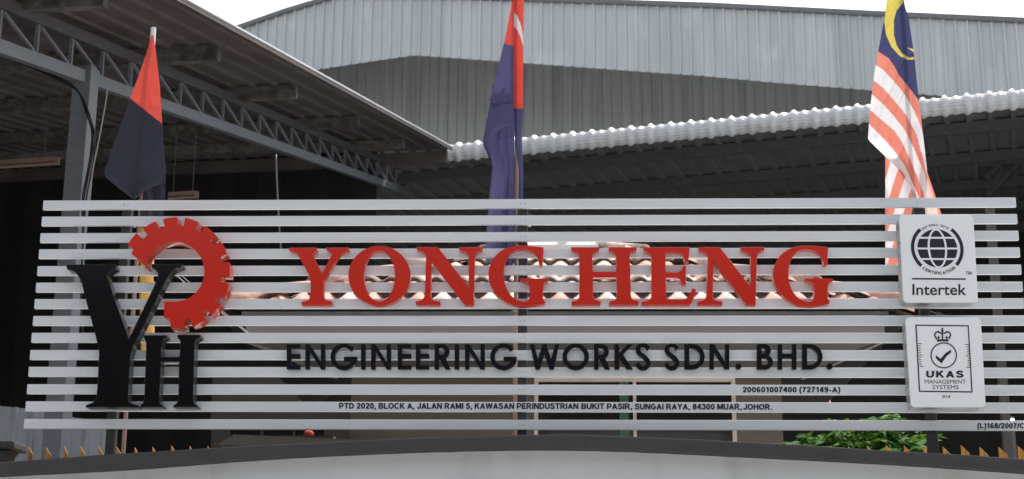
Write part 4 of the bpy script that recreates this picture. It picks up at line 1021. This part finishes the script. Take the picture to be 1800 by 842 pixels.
flag_layer('flag_cloth', [(266, 62), (258, 92), (243, 135), (229, 172), (210, 225), (194, 268), (183, 303), (186, 312), (205, 328), (235.5, 350)],
           [(270, 62), (274, 90), (281, 150), (285, 215), (289, 270), (292, 300), (291, 320), (262, 331), (236, 350)], 62, 350, 0.27,
           lambda u, t, x, y: -0.06*t*sin(2.6*u+0.3)+0.014*t*sin(9*u+4*t)+0.03*t*(1-u), lc, cmA, fl1)
flag_layer('flag_cloth', [(236, 300), (246, 345), (248, 398)], [(290, 300), (291.5, 345), (289, 372), (283, 400)], 300, 400, 0.31,
           lambda u, t, x, y: -0.03*sin(5*u+1)+0.012*sin(14*u), lambda x, y: BLK, cmA, fl1)
fl2 = empty('blue_and_red_flag', at(905, 20, .16), 'tall drooping navy flag with red canton and white crescent at the middle', 'flag')
CR = [(900, 18), (903, 20), (909, 27), (915, 42), (919.6, 62), (921, 84), (918.5, 78), (915, 65), (909, 52), (900, 43)]
def mc(x, y):
    if inside(CR, x, y): return WHT
    return REDF if y < 191 else NAVY
# folded strip over the pole, the wide fold on the left, the hanging tail
flag_layer('flag_cloth', [(903, -70), (902, 0), (901.5, 100), (902, 190), (905, 240), (912, 300), (911, 350), (908, 400), (909, 430)],
           [(922, -70), (921, 0), (920, 60), (919.5, 190), (917, 240), (919.5, 300), (919, 350), (917, 400), (915, 430)], -70, 430, 0.10,
           lambda u, t, x, y: 0.028*sin(3.1*u+0.4)+0.006*sin(11*u), mc, cmA, fl2, 24)
flag_layer('flag_cloth', [(902, -70), (901, 0), (886, 76), (875, 120), (861, 176), (862, 180), (884, 184), (902, 197)],
           [(904, -70), (903.5, 0), (903.5, 100), (903.5, 199)], -70, 198, 0.11,
           lambda u, t, x, y: 0.05*t*(1-u)*sin(2.2*u+.6)-0.02*t, lambda x, y: REDF if y < 76+(x-886)*0.3 else NAVY, cmA, fl2, 40)
flag_layer('flag_cloth', [(866, 150), (862, 182), (855, 215), (849, 247), (851, 258), (865, 291), (861, 330), (857, 380), (853, 437), (857, 455), (868, 470), (884, 484), (887, 495)],
           [(903.5, 150), (903, 215), (904, 245), (904, 300), (903, 350), (904, 420), (903, 460), (900, 484), (889, 496)], 150, 495, 0.14,
           lambda u, t, x, y: 0.035*sin(7.5*u+2.0*t)*(0.4+t)+0.012*sin(17*u+1), lambda x, y: NAVY, cmA, fl2, 50)
flag_layer('flag_cloth', [(863, 181), (856, 215), (849, 246), (850, 258), (858, 272), (866, 292)], [(903, 181), (903.4, 217), (892, 222), (873, 231), (869, 262), (867, 292)], 182, 292, 0.105,
           lambda u, t, x, y: 0.03*sin(4*u+0.8)-0.015*u, lambda x, y: (0.10, 0.09, 0.22), cmA, fl2, 30)
fl3 = empty('striped_flag', at(1600, 20, .2), 'drooping flag with red and white stripes and yellow crescent on navy at right', 'flag')
zf = lambda P: [(1500+p[0]/2.105, p[1]/2.105) for p in P]
bnd = [zf(b_) for b_ in (
 [(60,165),(92,190),(130,215),(152,245),(170,280),(200,315),(235,362),(262,405)],
 [(60,230),(85,242),(110,258),(150,300),(190,350),(225,410),(250,470),(275,560)],
 [(60,290),(78,300),(110,325),(150,370),(195,425),(235,500),(262,600),(280,690)],
 [(50,335),(70,350),(110,385),(150,430),(190,480),(225,550),(262,640),(285,740)],
 [(40,385),(64,408),(100,440),(150,482),(180,525),(210,590),(240,660),(275,760)],
 [(40,445),(62,462),(100,500),(150,555),(190,610),(215,670),(245,735),(270,800)])]
CRS = zf([(130,-30),(120,30),(115,80),(120,125),(140,172),(170,206),(200,221),(232,219),(232,211),(208,213),(180,198),(160,168),(150,128),(150,75),(160,38),(186,8),(196,-30)])
STR = zf([(198,176),(228,183),(228,200),(222,192),(214,186)])
def rc(x, y):
    k = sum(1 for b_ in bnd if y > lerp_poly(b_, x))
    if k == 0: return YEL if (inside(CRS, x, y) or inside(STR, x, y)) else NAVY2
    return ORG if k % 2 else WHT
flag_layer('flag_cloth', zf([(140,-120),(124,0),(112,80),(92,190),(75,290),(62,400),(54,512),(62,524),(120,580),(180,640),(212,690),(236,735)]),
           zf([(165,-120),(185,0),(205,70),(225,200),(243,375),(256,480),(272,620),(274,700),(262,735)]), -57, 349, 0.17,
           lambda u, t, x, y: -0.05*t*sin(3.0*u)+0.012*t*sin(10*u+3*t)+0.03*(1-u)*t, rc, cmB, fl3, 96, 1.1)
def rc2(x, y):
    v = (x-1556)-(y-290)*-0.32
    k = int((v+400)//17)
    return ORG if k % 2 else WHT
flag_layer('flag_cloth', [(1556, 262), (1556, 350), (1556, 465)], [(1600, 262), (1607, 340), (1604, 365), (1598, 400), (1592, 440), (1586, 466)], 262, 466, 0.22,
           lambda u, t, x, y: 0.03*sin(6*u+1), rc2, cmB, fl3, 60)
flag_layer('flag_cloth', [(1617, 270), (1622, 300), (1624, 340), (1627, 378)], [(1621, 270), (1630, 303), (1641, 335), (1655, 378)], 270, 378, 0.22,
           lambda u, t, x, y: 0.03*sin(4*u+.5), lambda x, y: ORG if x > lerp_poly([(270, 1619), (303, 1627), (335, 1637), (378, 1650)], y) else (0.70, 0.55, 0.50), cmB, fl3, 24)

# ------------------------------------------------------------------ cables, lamps and poles behind the slats
def curve_tube(name, pts, Y, r_, m, label=None, cat=None, group=None):
    P = [at(x, y, Y) for x, y in [tuple(v) for v in catmull([p+(1,) for p in pts], closed=False, step=6)]]
    o = MB().tube(P, r_, 6).build(name, M[m], smooth=True)
    if label: tag(o, label, cat, group)
    return o
cb_ = empty('power_cable_bundle', at(150, 345, 6.2), 'black cables hanging from the rafter down beside the grey column', 'cable')
for dx, dxx in ((0, 0), (4, 2), (-3, 5)):
    pts = [(0, 95+dx*.6), (60, 118+dx*.7), (118, 146+dx*.6), (138, 162), (155-dxx, 195), (163+dx*.6, 230), (162+dx, 270), (155+dx, 310), (148+dx, 350), (146, 420), (142, 520), (146, 600)]
    P = [at(x, y, 6.28) for x, y in [tuple(v) for v in catmull([p+(1,) for p in pts], closed=False, step=6)]]
    MB().tube(P, 0.009, 6).build('cable', M['cable'], cb_, smooth=True)
curve_tube('rope', [(190, 149), (184, 190), (172, 255), (163, 300), (157, 360)], 6.2, 0.007, 'rope', 'thin pale rope slanting down from the rafter beside the grey column', 'rope')
curve_tube('hanger_rod', [(485, 272), (487, 330), (491, 400), (494, 440)], 9.0, 0.010, 'trussm', 'thin grey rod hanging from the rafter above the red letter Y', 'rod')
curve_tube('stay_wire', [(300, 476), (360, 526), (440, 590)], 1.6, 0.004, 'rope', 'thin pale stay wire slanting down behind the red gear', 'wire')
curve_tube('stay_wire', [(308, 474), (368, 528), (448, 594)], 1.65, 0.003, 'rope', 'second finer stay wire slanting behind the red gear', 'wire')
def batten(x0, y0, x1, y1, Y, label):
    a, b = at(x0, y0, Y), at(x1, y1, Y)
    b_ = empty('lamp_batten', (a+b)/2, label, 'lamp', 'unlit lamp battens inside the shed')
    MB().bar(a+UPV*.05, b+UPV*.05, .06, .05).build('housing', M['tube'], b_)
    MB().tube([a, b], 0.02, 8).build('lamp_tube', M['tube'], b_)
    MB().bar(b+Vector((0, 0, -.02)), b+Vector((.0, 0, .07)), .05, .03).build('end_cap', M['tube'], b_)
    for p in (a.lerp(b, .15), a.lerp(b, .85)):
        MB().bar(p+UPV*.07, Vector((p.x, p.y, p.z+.9)), .008, .008, Vector((1, 0, 0))).build('hanger', M['trussd'], b_)
batten(-60, 298, 100, 287, 8.0, 'unlit orange brown lamp batten hanging in the shed at far left')
batten(296, 349, 345, 346, 10.0, 'short unlit lamp batten just above the top slat right of the black flag')
YB = 0.55; ya = at(258, 396, YB); yb_ = at(258, 622, YB)
yp = empty('rolled_yellow_banner', (ya.x, YB, ya.z), 'rolled golden yellow cloth hanging behind the slats between gear and monogram', 'banner')
pts = []; rs = []
for i in range(41):
    f = i/40; pts.append(Vector((ya.x+(yb_.x-ya.x)*f+0.004*math.sin(f*9), YB, ya.z+(yb_.z-ya.z)*f))); rs.append(0.040+0.006*abs(math.sin(f*13))*(1-f*.3))
MB().tube(pts, rs, 18).build('cloth_roll', M['yellow'], yp, smooth=True)
for f in (.25, .45, .63, .82):
    p = ya.lerp(yb_, f); MB().tube([p-UPV*.008, p+UPV*.008], .047, 16).build('tie', M['yellow'], yp)
c_ = at(236, 600, .33); MB().bar(ya+UPV*.0, Vector((at(268.5, 60, .30).x, .314, ya.z+.01)), .01, .01).build('tie', M['rope'], yp)
# small lit lamp far right under the canopy
l0 = at(1777, 739, 6.0)
lp = empty('exit_lamp', l0, 'tiny lit white green lamp behind the lowest slats at far right', 'lamp')
MB().box((l0.x-.03, 6.0, l0.z-.015), (l0.x+.03, 6.03, l0.z+.015)).build('lens', emis('lamp glow', (0.75, 1.0, 0.85), 4.0), lp)
MB().box((l0.x-.04, 6.032, 0), (l0.x+.04, 6.06, l0.z+.04)).build('bracket', M['trussd'], lp)

# ------------------------------------------------------------------ shrub behind the wall, right
sh_c = at(1530, 790, 1.25)
shr = empty('leafy_shrub', (sh_c.x, 1.25, 0), 'bright green leafy shrub rising behind the coping left of the right post', 'shrub')
def leaf_mesh(i):
    vs = []; n = 6; L = 0.078; W_ = 0.025+0.004*i
    for j in range(n+1):
        t = j/n; w_ = W_*math.sin(math.pi*min(1, t**0.8*1.0))*(1.15-0.5*t) + 0.0004; zc_ = -0.010*t*t*(1+i*.5)
        vs += [(-w_, L*t, zc_+0.25*w_), (0, L*t, zc_), (w_, L*t, zc_+0.25*w_)]
    fs = []
    for j in range(n): a = 3*j; fs += [(a, a+1, a+4, a+3), (a+1, a+2, a+5, a+4)]
    me = bpy.data.meshes.new('leaf'); me.from_pydata(vs, [], fs); me.update(); me.shade_smooth(); me.materials.append(M['leafs'][i]); return me
lms = [leaf_mesh(i) for i in range(3)]
base = Vector((sh_c.x, 1.3, 0.3)); outl = [(1372, 772), (1400, 762), (1440, 768), (1452, 752), (1480, 756), (1503, 728), (1530, 724), (1560, 722), (1590, 728), (1585, 745), (1615, 765), (1636, 785)]
shz = at(1550, 728, 1.3).z; shx = at(1628, 760, 1.3).x; leaf_count = 0; spill = MB()
tips = []
clumps = [(1395, 785, .16, 8), (1440, 780, .16, 9), (1480, 768, .18, 14), (1525, 765, .2, 18), (1520, 738, .12, 7), (1572, 736, .10, 7), (1570, 762, .2, 18), (1610, 778, .17, 14), (1545, 785, .22, 14), (1490, 790, .2, 10), (1590, 792, .2, 12), (1635, 795, .1, 5)]
for (px, py, rad, nst) in clumps:
    Yc = 1.0+random.uniform(0, .6); cc3 = at(px, py, Yc)
    MB().tube([base+Vector((random.uniform(-.3, .3), 0, 0)), base.lerp(cc3, .6)+Vector((0, .1, .1)), cc3], [.018, .011, .004], 6).build('branch', M['bark'], shr)
    for s_ in range(int(nst*1.6)):
        st = cc3+Vector((random.gauss(0, rad*.5), random.gauss(0, rad*.7), random.gauss(-.02, rad*.33)))
        dr = Vector((random.uniform(-1, 1), random.uniform(-1, .6), random.uniform(-.15, .35))).normalized(); nl = random.randint(5, 8)
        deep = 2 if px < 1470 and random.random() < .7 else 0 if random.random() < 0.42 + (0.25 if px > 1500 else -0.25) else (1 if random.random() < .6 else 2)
        for q_ in range(nl):
            sd_ = 1 if q_ % 2 else -1
            p = st+dr*(0.022*q_)-UPV*(0.0012*q_*q_)
            if p.z > shz or p.x > shx: continue
            ld = (dr*0.6+dr.cross(UPV).normalized()*sd_*0.9-UPV*0.25+Vector((random.gauss(0, .15), random.gauss(0, .15), random.gauss(0, .15)))).normalized()
            up = (UPV+Vector((random.gauss(0, .3), random.gauss(-.2, .3), 0))).normalized(); sx_ = ld.cross(up).normalized(); up = sx_.cross(ld)
            sc_ = random.uniform(.6, 1.15)
            mt = Matrix(((sx_.x*sc_, ld.x*sc_, up.x*sc_, p.x), (sx_.y*sc_, ld.y*sc_, up.y*sc_, p.y), (sx_.z*sc_, ld.z*sc_, up.z*sc_, p.z), (0, 0, 0, 1)))
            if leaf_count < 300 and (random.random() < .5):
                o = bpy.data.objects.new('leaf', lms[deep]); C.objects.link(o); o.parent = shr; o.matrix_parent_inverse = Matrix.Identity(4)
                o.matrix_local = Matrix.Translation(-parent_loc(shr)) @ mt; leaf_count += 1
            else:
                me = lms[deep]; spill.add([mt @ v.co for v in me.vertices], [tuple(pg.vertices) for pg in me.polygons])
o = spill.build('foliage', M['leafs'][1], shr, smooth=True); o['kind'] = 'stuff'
